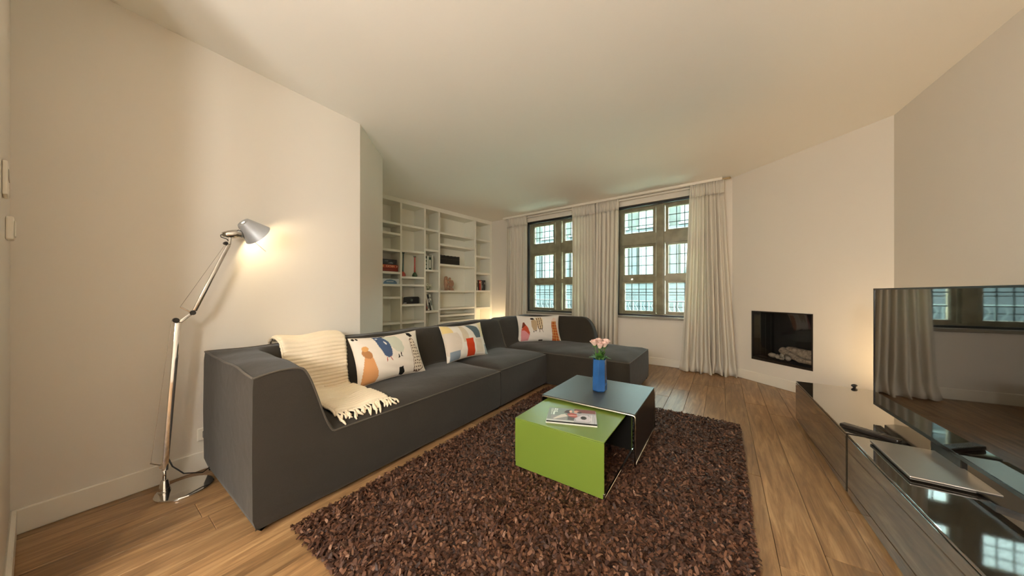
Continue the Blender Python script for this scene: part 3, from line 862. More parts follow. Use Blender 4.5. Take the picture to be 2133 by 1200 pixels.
def emit_module(x0, L, D, hfun, regions, du, dv, names):
    H, groups = make_module(L, D, hfun, regions, du, dv, '')
    def P3(i, j): return (x0 + du[i], -dv[j], H[i][j])
    for nm, cells in groups.items():
        idx = {}; mb = MB()
        def vid(i, j):
            if (i, j) not in idx:
                idx[(i, j)] = len(mb.v); mb.v.append(P3(i, j))
            return idx[(i, j)]
        for i, j in cells:
            mb.f.append((vid(i, j), vid(i, j + 1), vid(i + 1, j + 1), vid(i + 1, j)))
        mb.build(nm, M_sofa, sofa, smooth=True)
    nu, nv = len(du) - 1, len(dv) - 1
    ring = [(i, 0) for i in range(nu)] + [(nu, j) for j in range(nv)] + [(i, nv) for i in range(nu, 0, -1)] + [(0, j) for j in range(nv, 0, -1)]
    pts = [Vector(P3(*q)) for q in ring]
    # base sides
    mb = MB(); n = len(pts); cx = x0 + L / 2; cy = -D / 2
    prof = [(1.0, 0.0), (.93, .004), (.5, .007), (.10, .004), (.03, -.010), (.0, -.03)]
    zb = .018
    for q, o_ in prof:
        for p in pts:
            dx = 1 if abs(p.x - (x0 + L)) < 1e-6 else (-1 if abs(p.x - x0) < 1e-6 else 0)
            dy = 1 if abs(p.y) < 1e-6 else (-1 if abs(p.y + D) < 1e-6 else 0)
            w = .35 if o_ > 0 else 1.0
            ix = dx * (o_ if (o_ < 0 or (dx < 0 and x0 < .01) or dx == 0) else 0); iy = dy * o_
            mb.v.append((p.x + ix, p.y + iy, zb + (p.z - zb) * q))
    for a in range(len(prof) - 1):
        for b in range(n):
            c = (b + 1) % n
            mb.f.append((a * n + b, (a + 1) * n + b, (a + 1) * n + c, a * n + c))
    mb.f.append(tuple((len(prof) - 1) * n + b for b in range(n)))
    mb.build('base', M_sofa, sofa, smooth=True, ang=50)
    pip = MB().tube([p + Vector((0, 0, .001)) for p in pts], .0052, 6, closed=True)
    pip.build('piping', M_pipe, sofa, smooth=True)
def noise2(u, v, s):
    return (math.sin(u * 9.1 + s) * math.sin(v * 7.3 + s * 2) + .6 * math.sin(u * 17 + v * 11 + s * 3) + .4 * math.sin(v * 23 - u * 13 + s)) 
def seat_h(u, v, L, D, s, v0=.33, u0=0.0, z0=.365, crown=.058):
    d = min(L - u, D - v) if u0 == 0 else min(L - u, D - v)
    d1 = min(d, u - u0 + (.0 if u0 == 0 else .0)) if u0 == 0 else d
    return z0 + crown * (1 - math.exp(-max(0, d1) / .07)) + .0035 * noise2(u, v, s) * min(1, max(0, d1) / .06)
ARM_F, ARM_C = .215, .345
def h1(u, v):
    L, D = 1.816, .887
    s = seat_h(u, v, L, D, 1.3, u0=.33, z0=.360)
    b = back_prof(v); a = 1 - sst(ARM_F - .03, ARM_C, u) if u < ARM_C else 0.0
    k = 1 - (1 - a) * (1 - b) if (a > 0 and b > 0) else max(a, b)
    e = min(u, v, L - u, (D - v))
    top = TOP + .012 * (1 - math.exp(-e / .06)) - .014 * (1 - sst(0, .2, v)) * 0 + .004 * noise2(u, v, .4)
    top -= .022 * a * (1 - b) * sst(.1, .9, v) * math.sin(min(1, u / ARM_F) * math.pi) * -1 * .6
    top += -.018 * sst(.6, .887, v) * a
    return s + (top - s) * k
def r1(u, v):
    if v < .322 and v < u * .97: return 'backrest'
    if u < .343: return 'armrest'
    return 'seat'
def h2(u, v):
    L, D = .897, .887
    s = seat_h(u, v, L, D, 2.1, z0=.368, crown=.055)
    b = back_prof(v)
    ee = min(u, L - u)
    top = TOP + .010 + .016 * (1 - math.exp(-ee / .07)) + .004 * noise2(u, v, 1.4) - .012 * math.exp(-v / .03)
    return s + (top - s) * b
def r2(u, v): return 'backrest' if v < .322 else 'seat'
CL, CD = .94, 1.83
def h3(u, v):
    s = seat_h(u, v, CL, CD, 3.7, z0=.385, crown=.045)
    b = back_prof(v)
    w = CL - u                                     # window-side back
    end = sst(1.20, 1.02, v) if v > 1.02 else 1.0
    bb = (1 - sst(.11, .215, w) if w < .215 else 0.0)
    ends = (max(0, 1 - (max(0, v - .98) / .215) ** 2.4)) if v > .98 else 1.0
    ends = max(0.0, ends) ** .62
    if v > 1.195: ends = 0
    bb *= ends
    k = 1 - (1 - b) * (1 - bb) if (b > 0 and bb > 0) else max(b, bb)
    top = TOP + .028 + .004 * noise2(u, v, 2.4) - .014 * math.exp(-min(w, v) / .03) - .03 * (1 - sst(0, .12, u)) * (b > 0)
    return s + (top - s) * k
def r3(u, v):
    w = CL - u
    if v < .322 and not (w < .21 and v > w): return 'backrest'
    if w < .212 and v < 1.195: return 'backrest_chaise'
    return 'seat'
dv_std = [0, .012, .03, .06, .10] + lin(.13, .335, 16) + [.345, .36, .39] + lin(.43, .80, 9) + [.83, .85, .865, .878, .887]
emit_module(0.0, 1.816, .887, h1, r1, [0, .012, .03, .06, .10, .14] + lin(.17, .355, 16) + [.37, .40] + lin(.44, 1.70, 22) + [1.74, 1.77, 1.79, 1.805, 1.816], dv_std, None)
emit_module(1.823, .897, .887, h2, r2, [0, .008, .02, .04, .07] + lin(.1, .8, 14) + [.83, .86, .878, .889, .897], dv_std, None)
emit_module(2.727, CL, CD, h3, r3, [0, .008, .02, .045, .08] + lin(.12, .70, 12) + lin(.72, .835, 14) + [.86, .88, .90, .92, .932, CL], dv_std[:-5] + [.82, .86, .92] + lin(.96, 1.24, 24) + lin(1.28, 1.74, 10) + [1.77, 1.795, 1.81, 1.822, CD], None)
for (x, v) in ((.08, .08), (.08, .80), (1.7, .80), (1.7, .08), (1.9, .8), (2.6, .08), (2.85, 1.72), (3.55, 1.72), (3.55, .1), (2.85, .95)):
    MB().lathe([(.025, 0), (.025, .024)], 10, Matrix.Translation((x, -v, 0))).build('foot', M_black, sofa)

def sof(u, v, z):                    # sofa frame -> world
    return (SO.x + U.x * u + U.y * v, SO.y + U.y * u - U.x * v, z)

# ------------------------------------------------------------------ knitted throw
thr = thing('knitted_throw', 'cream ribbed knitted throw with fringe draped over the sofa beside its arm', 'throw', SO, aU)
M_knit = fabric_mat('cream_knit', '#e6d6ba', weave=1400, bump=.35, var=.08)
M_knit2 = fabric_mat('cream_yarn', '#ead9bd', weave=1600, bump=.3, var=.06)
# path along v at mid u over the back and seat
def path_h(u, v):
    if v < 0: return None
    return h1(max(u, .37), v)
vs_path = []
for v in [0.0] + lin(.01, .80, 150):
    vs_path.append((v, h1(.55, v)))
back_drop = [(-.012, z) for z in lin(.62, .735, 6)]
raw = back_drop + [(v, z) for v, z in vs_path]
acc = [0.0]
for a, b in zip(raw, raw[1:]): acc.append(acc[-1] + math.hypot(b[0] - a[0], b[1] - a[1]))
Lp = acc[-1]
NU, NP = 40, 300
def at_path(u, t):
    s = t * Lp
    k = max(0, min(len(acc) - 2, int(np.searchsorted(acc, s)) - 1))
    q = (s - acc[k]) / max(1e-6, acc[k + 1] - acc[k])
    v = raw[k][0] + (raw[k + 1][0] - raw[k][0]) * q; z = raw[k][1] + (raw[k + 1][1] - raw[k][1]) * q
    if v >= 0: z = max(z, h1(max(u, .36), v))
    return v, z, s
vt = []; ft = []
for j in range(NP + 1):
    t = j / NP
    ua = .335 - .02 * math.sin(t * 5) + .03 * t; ub = .735 - .02 * t + .02 * math.sin(t * 7)
    for i in range(NU + 1):
        e = i / NU
        u = ua + (ub - ua) * e
        skew = .05 * (e - .5) * (-1)
        v, z, s = at_path(u, min(1, max(0, t)))
        v2, z2, _ = at_path(u, min(1, t + .01)); v1, z1_, _ = at_path(u, max(0, t - .01))
        tv, tz = v2 - v1, z2 - z1_
        l = math.hypot(tv, tz) or 1
        nv, nz = -tz / l, tv / l                       # outward
        rib = abs(math.sin(s * math.pi / .0255)) ** .55 * .013
        if .30 < (s % .21) / .21 < .52 and t > .45: rib *= .35
        edge = min(e, 1 - e)
        rise = .016 + rib + .010 * math.sin(e * 9 + t * 8) * .6 - .012 * max(0, 1 - edge / .03) + .03 * math.exp(-((t - .17) / .10) ** 2)
        rise = max(rise, .004)
        vt.append((u, -(v + nv * rise), z + nz * rise))
for j in range(NP):
    for i in range(NU):
        a = j * (NU + 1) + i; ft.append((a, a + NU + 1, a + NU + 2, a + 1))
mb = MB(); mb.v = vt; mb.f = ft
o = mb.build('knit_panel', M_knit, thr, smooth=True)
md = o.modifiers.new('thickness', 'SOLIDIFY'); md.thickness = .010; md.offset = -1
# hem cord on the arm side
cord = MB().tube([Vector(vt[j * (NU + 1)]) + Vector((.002, 0, -.002)) for j in range(0, NP + 1, 3)], .008, 6)
cord.build('edge_cord', M_knit2, thr, smooth=True)
r = random.Random(5)
for k in range(42):
    e = k / 41
    base = Vector(vt[NP * (NU + 1) + int(e * NU)]) + Vector((0, 0, -.006))
    L = r.uniform(.05, .085); sx = r.uniform(-.028, .028); sy = r.uniform(.6, 1)
    pts = []
    for q in range(7):
        f = q / 6
        v = -base.y + L * f * sy; u = base.x + sx * f + .006 * math.sin(f * 7 + k)
        zs_ = h1(max(u, .35), min(.885, v)) if v < .887 else .36
        z = max(zs_ + .007, base.z + (zs_ - base.z) * f + .008 * math.sin(f * 3.1))
        pts.append((u, -v, z))
    tb = MB().tube(pts, [.0052, .005, .0045, .0045, .005, .0068, .0035], 6)
    tb.ball(pts[0], .0075, 6, 5)
    tb.build('tassel', M_knit2, thr, smooth=True)

# ------------------------------------------------------------------ cushions
def inpoly(x, y, poly):
    c = False; n = len(poly); j = n - 1
    for i in range(n):
        xi, yi = poly[i]; xj, yj = poly[j]
        if (yi > y) != (yj > y) and x < (xj - xi) * (y - yi) / (yj - yi) + xi: c = not c
        j = i
    return c
def ell(x, y, cx, cy, rx, ry, a=0.0):
    dx, dy = x - cx, y - cy; ca, sa = math.cos(a), math.sin(a)
    p, q = dx * ca + dy * sa, -dx * sa + dy * ca
    return (p / rx) ** 2 + (q / ry) ** 2 < 1
def cushion(label, w, h, t, fn, matrix, back='#d9cdbb', seed=1):
    nx, ny = 150, 96
    vs = []; cols = []; fs = []
    r = random.Random(seed); ph = [r.uniform(0, 6.3) for _ in range(6)]
    for side in (1, -1):
        for j in range(ny + 1):
            for i in range(nx + 1):
                x = 2 * i / nx - 1; y = 2 * j / ny - 1
                px = x * w / 2 * (1 - .075 * (1 - y * y)); py = y * h / 2 * (1 - .10 * (1 - x * x))
                th = max(0.0, (1 - abs(x) ** 2.6) * (1 - abs(y) ** 2.6)) ** .52
                wr = .0022 * math.sin(9 * x * (1 + .3 * y) + 14 * y + ph[0]) * (1 - abs(x)) ** .2 + .004 * math.sin(y * 22 + ph[1]) * max(0, abs(x) - .7) / .3 * th
                vs.append((px, -side * (t / 2 * th + wr * th + .0008), py))
                if side == 1:
                    cols.extend(srgb(fn(i / nx, j / ny)))
                else:
                    cols.extend(srgb(back))
    n1 = (nx + 1) * (ny + 1)
    for sd in (0, 1):
        for j in range(ny):
            for i in range(nx):
                a = sd * n1 + j * (nx + 1) + i
                q = (a, a + 1, a + nx + 2, a + nx + 1)
                fs.append(q if sd == 0 else tuple(reversed(q)))
    root = thing('cushion', label, 'cushion')
    root.matrix_world = matrix
    mb = MB(); mb.v = vs; mb.f = fs
    o = mb.build('cover', attr_mat('printed_cotton', .9, bump=(700, .2), spec=.15), root, smooth=True)
    ca = o.data.color_attributes.new('print', 'FLOAT_COLOR', 'POINT'); ca.data.foreach_set('color', cols)
    bd = []
    for i in range(0, nx + 1, 3): bd.append(Vector(vs[i]))
    for j in range(3, ny + 1, 3): bd.append(Vector(vs[j * (nx + 1) + nx]))
    for i in range(nx - 3, -1, -3): bd.append(Vector(vs[ny * (nx + 1) + i]))
    for j in range(ny - 3, 2, -3): bd.append(Vector(vs[j * (nx + 1)]))
    for p in bd: p.y = 0
    MB().tube(bd, .0028, 5, closed=True).build('seam', P('cushion_seam', back, .9), root, smooth=True)
    return root
CR = '#ded3c4'
spots = [(random.Random(11 + k).uniform(0, 1), random.Random(91 + k).uniform(0, 1)) for k in range(0)]
def print1(x, y):
    c = CR
    # tan bear shape at left
    if inpoly(x, y, [(.015, -.02), (.05, .30), (.085, .55), (.13, .62), (.175, .55), (.225, .25), (.235, .10), (.20, -.02)]): c = '#c88f5e'
    if ell(x, y, .125, .60, .055, .105, .3): c = '#a8764c'
    if ell(x, y, .115, .72, .04, .06): c = '#c9975f'
    # pale grey-green big shape
    if inpoly(x, y, [(.40, .95), (.44, .75), (.55, .55), (.64, .50), (.67, .60), (.66, .78), (.60, .95)]): c = '#bfc0ae'
    # blue bird
    if inpoly(x, y, [(.27, .98), (.30, .72), (.345, .52), (.40, .44), (.455, .47), (.475, .62), (.455, .82), (.40, .96), (.34, 1.0)]): c = '#44546f'
    if ell(x, y, .40, .80, .012, .05, .3): c = '#d9d5d0'
    if ell(x, y, .31, .93, .018, .016): c = '#c8ccd0'
    if abs(x - (.375 + (.44 - y) * -.12)) < .006 and .36 < y < .45 or abs(x - (.425 + (.46 - y) * .25)) < .006 and .36 < y < .46: c = '#a33326'
    # black marks
    if inpoly(x, y, [(.555, .50), (.575, .40), (.545, .39)]) or inpoly(x, y, [(.60, .53), (.615, .50), (.60, .44), (.625, .40), (.59, .42), (.59, .48)]): c = '#17140f'
    if inpoly(x, y, [(.535, .17), (.60, .18), (.625, .05), (.60, -.01), (.535, .02)]): c = '#191712'
    if inpoly(x, y, [(.80, 1.0), (.85, .97), (.885, .87), (.83, .85), (.785, .92)]): c = '#1b1611'
    if ell(x, y, .42, .985, .05, .02): c = '#1e1a15'
    if ell(x, y, .035, .96, .018, .026) or ell(x, y, .075, .96, .016, .024): c = '#17130f'
    # spotted shape with outline
    sp_ = [(.775, .02), (.80, .40), (.80, .80), (.835, .84), (.88, .78), (.945, .45), (.965, .22), (.955, .08), (.86, .0)]
    if inpoly(x, y, sp_):
        c = '#d7c8b2'
        inner = [(.865 + (a - .865) * .90, .42 + (b - .42) * .955) for a, b in sp_]
        if not inpoly(x, y, inner): c = '#5c4032'
        else:
            gx, gy = (x - .765) / .042, y / .075
            ix, iy = math.floor(gx), math.floor(gy)
            rr = random.Random(ix * 131 + iy * 17)
            if ell(gx - ix, gy - iy, .5 + rr.uniform(-.14, .14), .5 + rr.uniform(-.14, .14), .30, .24): c = '#5c4636'
    return c
def print2(x, y):
    c = '#ddd6ca'
    if ell(x, y, .02, .78, .17, .30): c = '#dcc489'
    if ell(x, y, .12, .50, .20, .40) and y < .78: c = '#cfc3b4'
    if .36 < x < .52 and y > .45 and ell(x, y, .34, .45, .20, .58): c = '#cbbda4'
    if .42 < x < .62 and .02 < y < .55: c = '#bb3d1c'
    if inpoly(x, y, [(.53, 1.0), (.66, .98), (.80, .88), (.86, .72), (.845, .52), (.70, .53), (.66, .70)]): c = '#57656a'
    if .66 < x < .86 and .08 < y < .50 and not c == '#57656a': c = '#cfc4b0'
    if .86 < x and y > .55: c = '#ddd2ae'
    if .04 < x < .26 and y < .24: c = '#7d8892'
    if x > .90 and y < .30: c = '#97a2a2'
    return c
def print3(x, y):
    c = '#d8d2ca'
    if inpoly(x, y, [(.06, .04), (.04, .30), (.05, .48), (.16, .60), (.22, .45), (.25, .26), (.22, .04)]): c = '#c8868a'
    if inpoly(x, y, [(.06, .42), (.10, .60), (.16, .64), (.21, .52), (.25, .32), (.24, .24), (.17, .36), (.12, .42)]): c = '#b24a32'
    if inpoly(x, y, [(.06, .50), (.095, .72), (.13, .74), (.16, .62), (.11, .55)]): c = '#6f3526'
    if inpoly(x, y, [(.30, .80), (.30, .55), (.34, .40), (.42, .41), (.44, .60), (.42, .80), (.38, .86)]): c = '#b09878'
    if ell(x, y, .33, .88, .045, .045): c = '#2c231d'
    if ell(x, y, .345, .36, .010, .035) or ell(x, y, .395, .385, .022, .018, .6): c = '#2a211c'
    if inpoly(x, y, [(.40, .93), (.44, .60), (.46, .45), (.56, .44), (.58, .60), (.58, .88), (.54, .95)]):
        c = '#4d3a2c' if (int((x + .06 * y) * 62) % 3 == 0 or y < .47) else '#cdb896'
    if (abs(x - .49) < .005 or abs(x - (.545 + (.44 - y) * .3)) < .005) and .33 < y < .45: c = '#574234'
    if inpoly(x, y, [(.78, .0), (.80, .30), (.79, .60), (.80, .80), (.85, .92), (.91, .88), (.92, .62), (.95, .30), (.97, .02)]):
        c = '#b5874f'
        if y > .76: c = '#d8c2b4'
        else:
            gx, gy = (x - .77) / .058, y / .105
            ix, iy = math.floor(gx), math.floor(gy); rr = random.Random(ix * 31 + iy * 7)
            if ell(gx - ix, gy - iy, .5 + rr.uniform(-.08, .08), .5, .40, .42): c = '#a54b25'
    if .46 < x < .56 and y < .05: c = '#36302a'
    return c
def lean_matrix(p0, dirx, tilt, h, t):
    """p0: world point of the bottom centre, dirx: horizontal width direction (left to right from the front)"""
    x = Vector((dirx[0], dirx[1], 0)).normalized()
    y = Vector((-x.y, x.x, 0))                       # pointing to the back of the cushion
    z = Vector((0, 0, 1))
    R = Matrix((x, y, z)).transposed().to_4x4() @ Matrix.Rotation(-tilt, 4, 'X')
    return Matrix.Translation(Vector(p0)) @ R @ Matrix.Translation((0, 0, h / 2))
cushion('cream oblong cushion with a blue bird and spotted animal print beside the throw', .60, .37, .15, print1, lean_matrix(sof(1.0, .455, .415), (U.x, U.y), math.radians(22), .37, .15), seed=4)
cushion('cushion with red, grey and beige block print beside the second sofa seam', .57, .37, .14, print2, lean_matrix(sof(1.885, .43, .415), (U.x + .10, U.y - .0), math.radians(20), .37, .14), seed=5)
cushion('cream cushion printed with a pink penguin and an orange giraffe in the sofa corner', .62, .38, .15, print3, lean_matrix((.385, 4.20, .412), (.985, .16), math.radians(16), .38, .15), seed=6)

# ------------------------------------------------------------------ rug
RO = Vector((-1.008, 1.403, 0)); RL, RW = 2.514, 1.736
rug = thing('shag_rug', 'dark brown leather shag rug under the coffee tables', 'rug', RO, aU)
MB().bbox(0.0, RL, -RW, 0, 0.0, .012, .004).build('backing', M_rugback, rug)
NS = 76000
uu = rng.uniform(-.012, RL + .012, NS); vv_ = rng.uniform(-.012, RW + .012, NS)
# denser & same everywhere
th = rng.uniform(0, 2 * np.pi, NS); ln = rng.uniform(.014, .032, NS); wd = rng.uniform(.0035, .0085, NS)
lift = rng.uniform(.0, .016, NS); z0_ = .008 + rng.uniform(0, .012, NS); curl = rng.uniform(-.010, .006, NS)
dx, dy = np.cos(th), np.sin(th); nx_, ny_ = -dy, dx
tw = rng.uniform(-.9, .9, NS)
verts = np.zeros((NS, 6, 3))
for kq, (f, zf) in enumerate(((0, 0), (.5, .85), (1.0, 1.0))):
    cx = uu + dx * ln * (f - .5); cy = vv_ + dy * ln * (f - .5)
    cz = z0_ + lift * zf + (curl if f == 1.0 else 0)
    wf = (.75, 1.0, .6)[kq]
    wz = wd * np.sin(tw * (f + .3)) * .6
    wxy = wd * np.cos(tw * (f + .3))
    verts[:, 2 * kq, 0] = cx + nx_ * wxy * wf; verts[:, 2 * kq, 1] = -(cy + ny_ * wxy * wf); verts[:, 2 * kq, 2] = np.maximum(cz + wz, .003)
    verts[:, 2 * kq + 1, 0] = cx - nx_ * wxy * wf; verts[:, 2 * kq + 1, 1] = -(cy - ny_ * wxy * wf); verts[:, 2 * kq + 1, 2] = np.maximum(cz - wz, .003)
# keep clear of the sofa front
fb = (np.arange(NS) * 6)[:, None, None] + np.array([[0, 1, 3, 2], [2, 3, 5, 4]])[None]
me = bpy.data.meshes.new('pile')
me.vertices.add(NS * 6); me.vertices.foreach_set('co', verts.reshape(-1))
me.loops.add(NS * 8); me.loops.foreach_set('vertex_index', fb.reshape(-1).astype(np.int32))
me.polygons.add(NS * 2); me.polygons.foreach_set('loop_start', np.arange(0, NS * 8, 4, dtype=np.int32))
me.update(calc_edges=True); me.validate()
me.polygons.foreach_set('use_smooth', np.ones(NS * 2, dtype=bool))
me.materials.append(M_rug)
o = bpy.data.objects.new('pile', me); COL.objects.link(o); o.parent = rug; o['kind'] = 'stuff'

# ------------------------------------------------------------------ coffee tables
TZ = .030
M_satin = brushed_mat('satin_steel_rod', '#d9d5cd', 0.14)
# dark table: square in the (u, -v) frame around its centre
dt = thing('coffee_table', 'taller coffee table with dark grey top and chrome wire edges, holding the vase', 'table', (.675, 2.3125, 0), aU, 'nesting coffee tables')
hs = .325; zt_ = .351
MB().bbox(-hs, hs, -hs + .0, hs, zt_ - .008, zt_, .0015).build('tabletop', M_darktop, dt)
MB().bbox(-hs + .008, hs - .008, -hs, -hs + .005, .042, zt_ - .0085, .001).build('side_panel', M_greendark, dt)
MB().bbox(-hs + .008, hs - .008, hs - .005, hs, .042, zt_ - .0085, .001).build('side_panel', M_greendark, dt)
for sx in (-1, 1):
    rp = [(sx * hs, -hs, TZ + .006), (sx * hs, -hs, zt_ - .02), (sx * hs, -hs + .006, zt_ - .012), (sx * hs, -hs + .016, zt_ - .010), (sx * hs, 0, zt_ - .010), (sx * hs, hs - .016, zt_ - .010), (sx * hs, hs - .006, zt_ - .012), (sx * hs, hs, zt_ - .02), (sx * hs, hs, TZ + .006)]
    MB().tube(rp, .006, 8).build('wire_hoop', M_satin, dt, smooth=True)
for sy in (-1, 1):
    MB().tube([(-hs, sy * hs, TZ + .008), (hs, sy * hs, TZ + .008)], .007, 8).build('floor_rod', M_satin, dt, smooth=True)
# green table, front-left corner FL, x along -v.. use u frame: near panel at x=0
gt = thing('coffee_table', 'lower bright green coffee table sliding under the dark one', 'table', (.019, 1.877, 0), aU, 'nesting coffee tables')
gw, gd, gz_ = .555, .60, .326
MB().bbox(0, gd, -gw, 0, gz_ - .007, gz_, .002).build('tabletop', M_green, gt)
MB().bbox(0, .006, -gw, 0, TZ, gz_ - .0075, .002).build('end_panel', M_green, gt)
MB().bbox(gd - .006, gd, -gw, 0, TZ, gz_ - .0075, .002).build('end_panel', M_green, gt)
MB().box(.007, .010, -gw + .004, -.004, TZ + .003, gz_ - .008).build('end_lining', M_greendark, gt)
MB().box(gd - .010, gd - .0065, -gw + .004, -.004, TZ + .003, gz_ - .011).build('end_lining', M_greendark, gt)
MB().box(.011, gd - .007, -gw + .004, -.004, gz_ - .0105, gz_ - .0075).build('top_lining', M_greendark, gt)
for sy in (0, -gw):
    MB().bbox(.002, gd - .002, sy - .006, sy + .006, TZ, TZ + .014, .002).build('floor_rod', M_satin, gt)
    MB().bbox(-.002, .012, sy - .005, sy + .005, TZ, TZ + .03, .001).build('corner_foot', M_satin, gt)

# magazines on the green table
mg0 = Vector((.37, 1.875, gz_)); ma = math.atan2(-.068, .29)
def mag(label, w, d, t, z, ang_, cover, spine, parent_name='magazine'):
    root = thing('magazine', label, 'magazine', (mg0.x, mg0.y, z), ang_, 'magazines on the green table')
    MB().box(-w / 2 + .001, w / 2 - .001, -d / 2 + .001, d / 2 - .001, .0006, t - .0006).build('pages', P('magazine_pages', '#d9d7cf', .8), root)
    MB().box(-w / 2, w / 2, -d / 2, d / 2, 0, .0006).build('back_cover', P('magazine_back', spine, .4), root)
    if cover:
        R = Matrix.Translation((-w / 2, -d / 2, t)) @ Matrix.Rotation(-math.pi / 2, 4, 'X')
        o = color_panel('front_cover', w, d, cover, M_print, root, 110, 76, R)
    else:
        MB().box(-w / 2, w / 2, -d / 2, d / 2, t - .0006, t).build('front_cover', P('magazine_cover_plain', spine, .4), root)
    MB().box(-w / 2 - .0005, w / 2 + .0005, -d / 2 - .0012, -d / 2, 0, t).build('spine', P('magazine_spine', spine, .4), root)
    return root
def cover(u, v):
    c = '#7f8a80'
    if v < .10: c = '#c9c9c5'
    if u > .55: c = '#a8a8ad'
    if u > .55 and v > .72: c = '#7c4a44'
    if .10 < v < .42 and .08 < u < .40: c = '#8f8c88'
    if inpoly(u, v, [(.16, .14), (.42, .40), (.36, .55), (.28, .50), (.12, .16)]): c = '#cfc7bb'
    if inpoly(u, v, [(.33, .66), (.38, .85), (.47, .92), (.50, .74), (.44, .60)]): c = '#3b2f2a'
    if ell(u, v, .475, .78, .03, .09): c = '#e3b9a2'
    if inpoly(u, v, [(.40, .58), (.50, .68), (.60, .62), (.62, .42), (.56, .30), (.44, .40)]): c = '#a04a44'
    if inpoly(u, v, [(.42, .40), (.56, .34), (.55, .12), (.42, .14)]): c = '#55504e'
    if ell(u, v, .60, .78, .06, .09): c = '#d9a58e'
    if ell(u, v, .66, .74, .05, .06): c = '#40302a'
    if inpoly(u, v, [(.58, .30), (.70, .55), (.82, .58), (.92, .30), (.84, .10), (.60, .12)]): c = '#cfcbd0'
    if ell(u, v, .745, .36, .062, .12): c = '#35332f'
    if ell(u, v, .53, .48, .10, .03, .1): c = '#dfb09a'
    # title block glyph strokes
    if .68 < v < .93:
        for a, b in ((.055, .068), (.085, .098), (.12, .155), (.165, .20)):
            if a < u < b and not (.76 < v < .84 and a > .11 and u > a + .012): c = '#e4eadf'
    if .46 < v < .68 and (.066 < u < .080 or .105 < u < .145): c = '#dfe6db'
    if u > .86 and v < .62 and int(u * 90) % 3 == 0: c = '#e8e6e6'
    return srgb(c)
mag('white-edged magazine lying under the glossy one on the green table', .297, .212, .007, gz_, ma, None, '#d5d3cb')
mag('glossy magazine with a photo cover and black spine on the green table', .292, .208, .008, gz_ + .0072, ma + .01, cover, '#151412')

# ------------------------------------------------------------------ vase and roses
VX, VY = .668, 2.315
vz = zt_ + .0005
va = thing('vase', 'tall faceted blue vase on the dark coffee table', 'vase', (VX, VY, vz), .25)
M_vase = P('blue_glazed_vase', '#2a5890', 0.12, coat=.6, var=(9, .18))
n = 7
rings = [(.046, 0), (.056, .010), (.0575, .05), (.055, .12), (.053, .20), (.052, .243), (.0485, .243), (.049, .19), (.050, .03), (.001, .015)]
vs = []; fs = []
for rr_, z in rings:
    for k in range(n):
        a = 2 * math.pi * (k + .5) / n + z * .4
        vs.append((rr_ * math.cos(a), rr_ * math.sin(a), z))
for i in range(len(rings) - 1):
    for k in range(n):
        l = (k + 1) % n; fs.append((i * n + k, i * n + l, (i + 1) * n + l, (i + 1) * n + k))
fs.append(tuple(reversed(range(n))))
vm = MB().add(vs, fs)
o = vm.build('vessel', M_vase, va)
md = o.modifiers.new('soften', 'BEVEL'); md.width = .003; md.segments = 2; md.limit_method = 'ANGLE'; md.angle_limit = math.radians(25)
M_petal = P('pale_pink_petal', '#ecd0c4', 0.7, var=(60, .10))
M_petal2 = P('inner_pink_petal', '#e3b8ac', 0.7)
M_stem = P('rose_stem', '#5d7a3a', 0.6)
M_leaf = P('rose_leaf', '#3f6b2c', 0.5, var=(40, .25))
def petal(mb, r, h, a, spread, w, M, zb=0.0):
    rows, cols = 5, 5
    vs = []; fs = []
    for i in range(rows):
        q = i / (rows - 1)
        for j in range(cols):
            e = (j / (cols - 1) - .5) * 2
            ww = w * (math.sin(min(1, q * 1.1 + .18) * math.pi * .62))
            rad = r * (.35 + .65 * math.sin(q * math.pi * .5)) + spread * max(0, q - .6) ** 1.5 * 4
            aa = a + e * ww
            vs.append((rad * math.cos(aa), rad * math.sin(aa), zb + h * (q - .10 * e * e * q) - (spread * 1.2 * max(0, q - .8))))
    for i in range(rows - 1):
        for j in range(cols - 1):
            b = i * cols + j; fs.append((b, b + 1, b + cols + 1, b + cols))
    mb.add(vs, fs, M)
def rose(label, p, foot, tilt, k, scale=1.0):
    root = thing('rose', label, 'rose', (VX, VY, vz), 0, 'pale pink roses in the blue vase')
    d = Vector((tilt[0], tilt[1], 1)).normalized()
    M = axis_matrix(p, d)
    mb = MB()
    for q in range(5): petal(mb, .023 * scale, .044 * scale, q * 1.2566 + k, .008, .78, M)
    for q in range(5): petal(mb, .018 * scale, .046 * scale, q * 1.2566 + k + .6, .003, .75, M, .002)
    mb.build('outer_petals', M_petal, root, smooth=True)
    mb = MB()
    for q in range(4): petal(mb, .0125 * scale, .046 * scale, q * 1.5708 + k, .0, .9, M, .003)
    for q in range(3): petal(mb, .007 * scale, .046 * scale, q * 2.094 + k, .0, 1.1, M, .004)
    mb.build('inner_petals', M_petal2, root, smooth=True)
    pv = Vector(p)
    MB().tube([foot, (pv + Vector(foot)) / 2 + Vector((0, 0, .02)), pv - d * .02, pv + d * .004], .0028, 6).build('stem', M_stem, root, smooth=True)
    mb = MB()
    for q in range(5):
        a = q * 1.2566 + k
        T = M @ Matrix.Rotation(a, 4, 'Z')
        mb.add([(.004, -.004, .0), (.004, .004, 0), (.020, 0, -.012), (.012, 0, .010)], [(0, 1, 3), (0, 3, 2), (1, 2, 3)], T)
    mb.build('sepals', M_leaf, root)
    return root
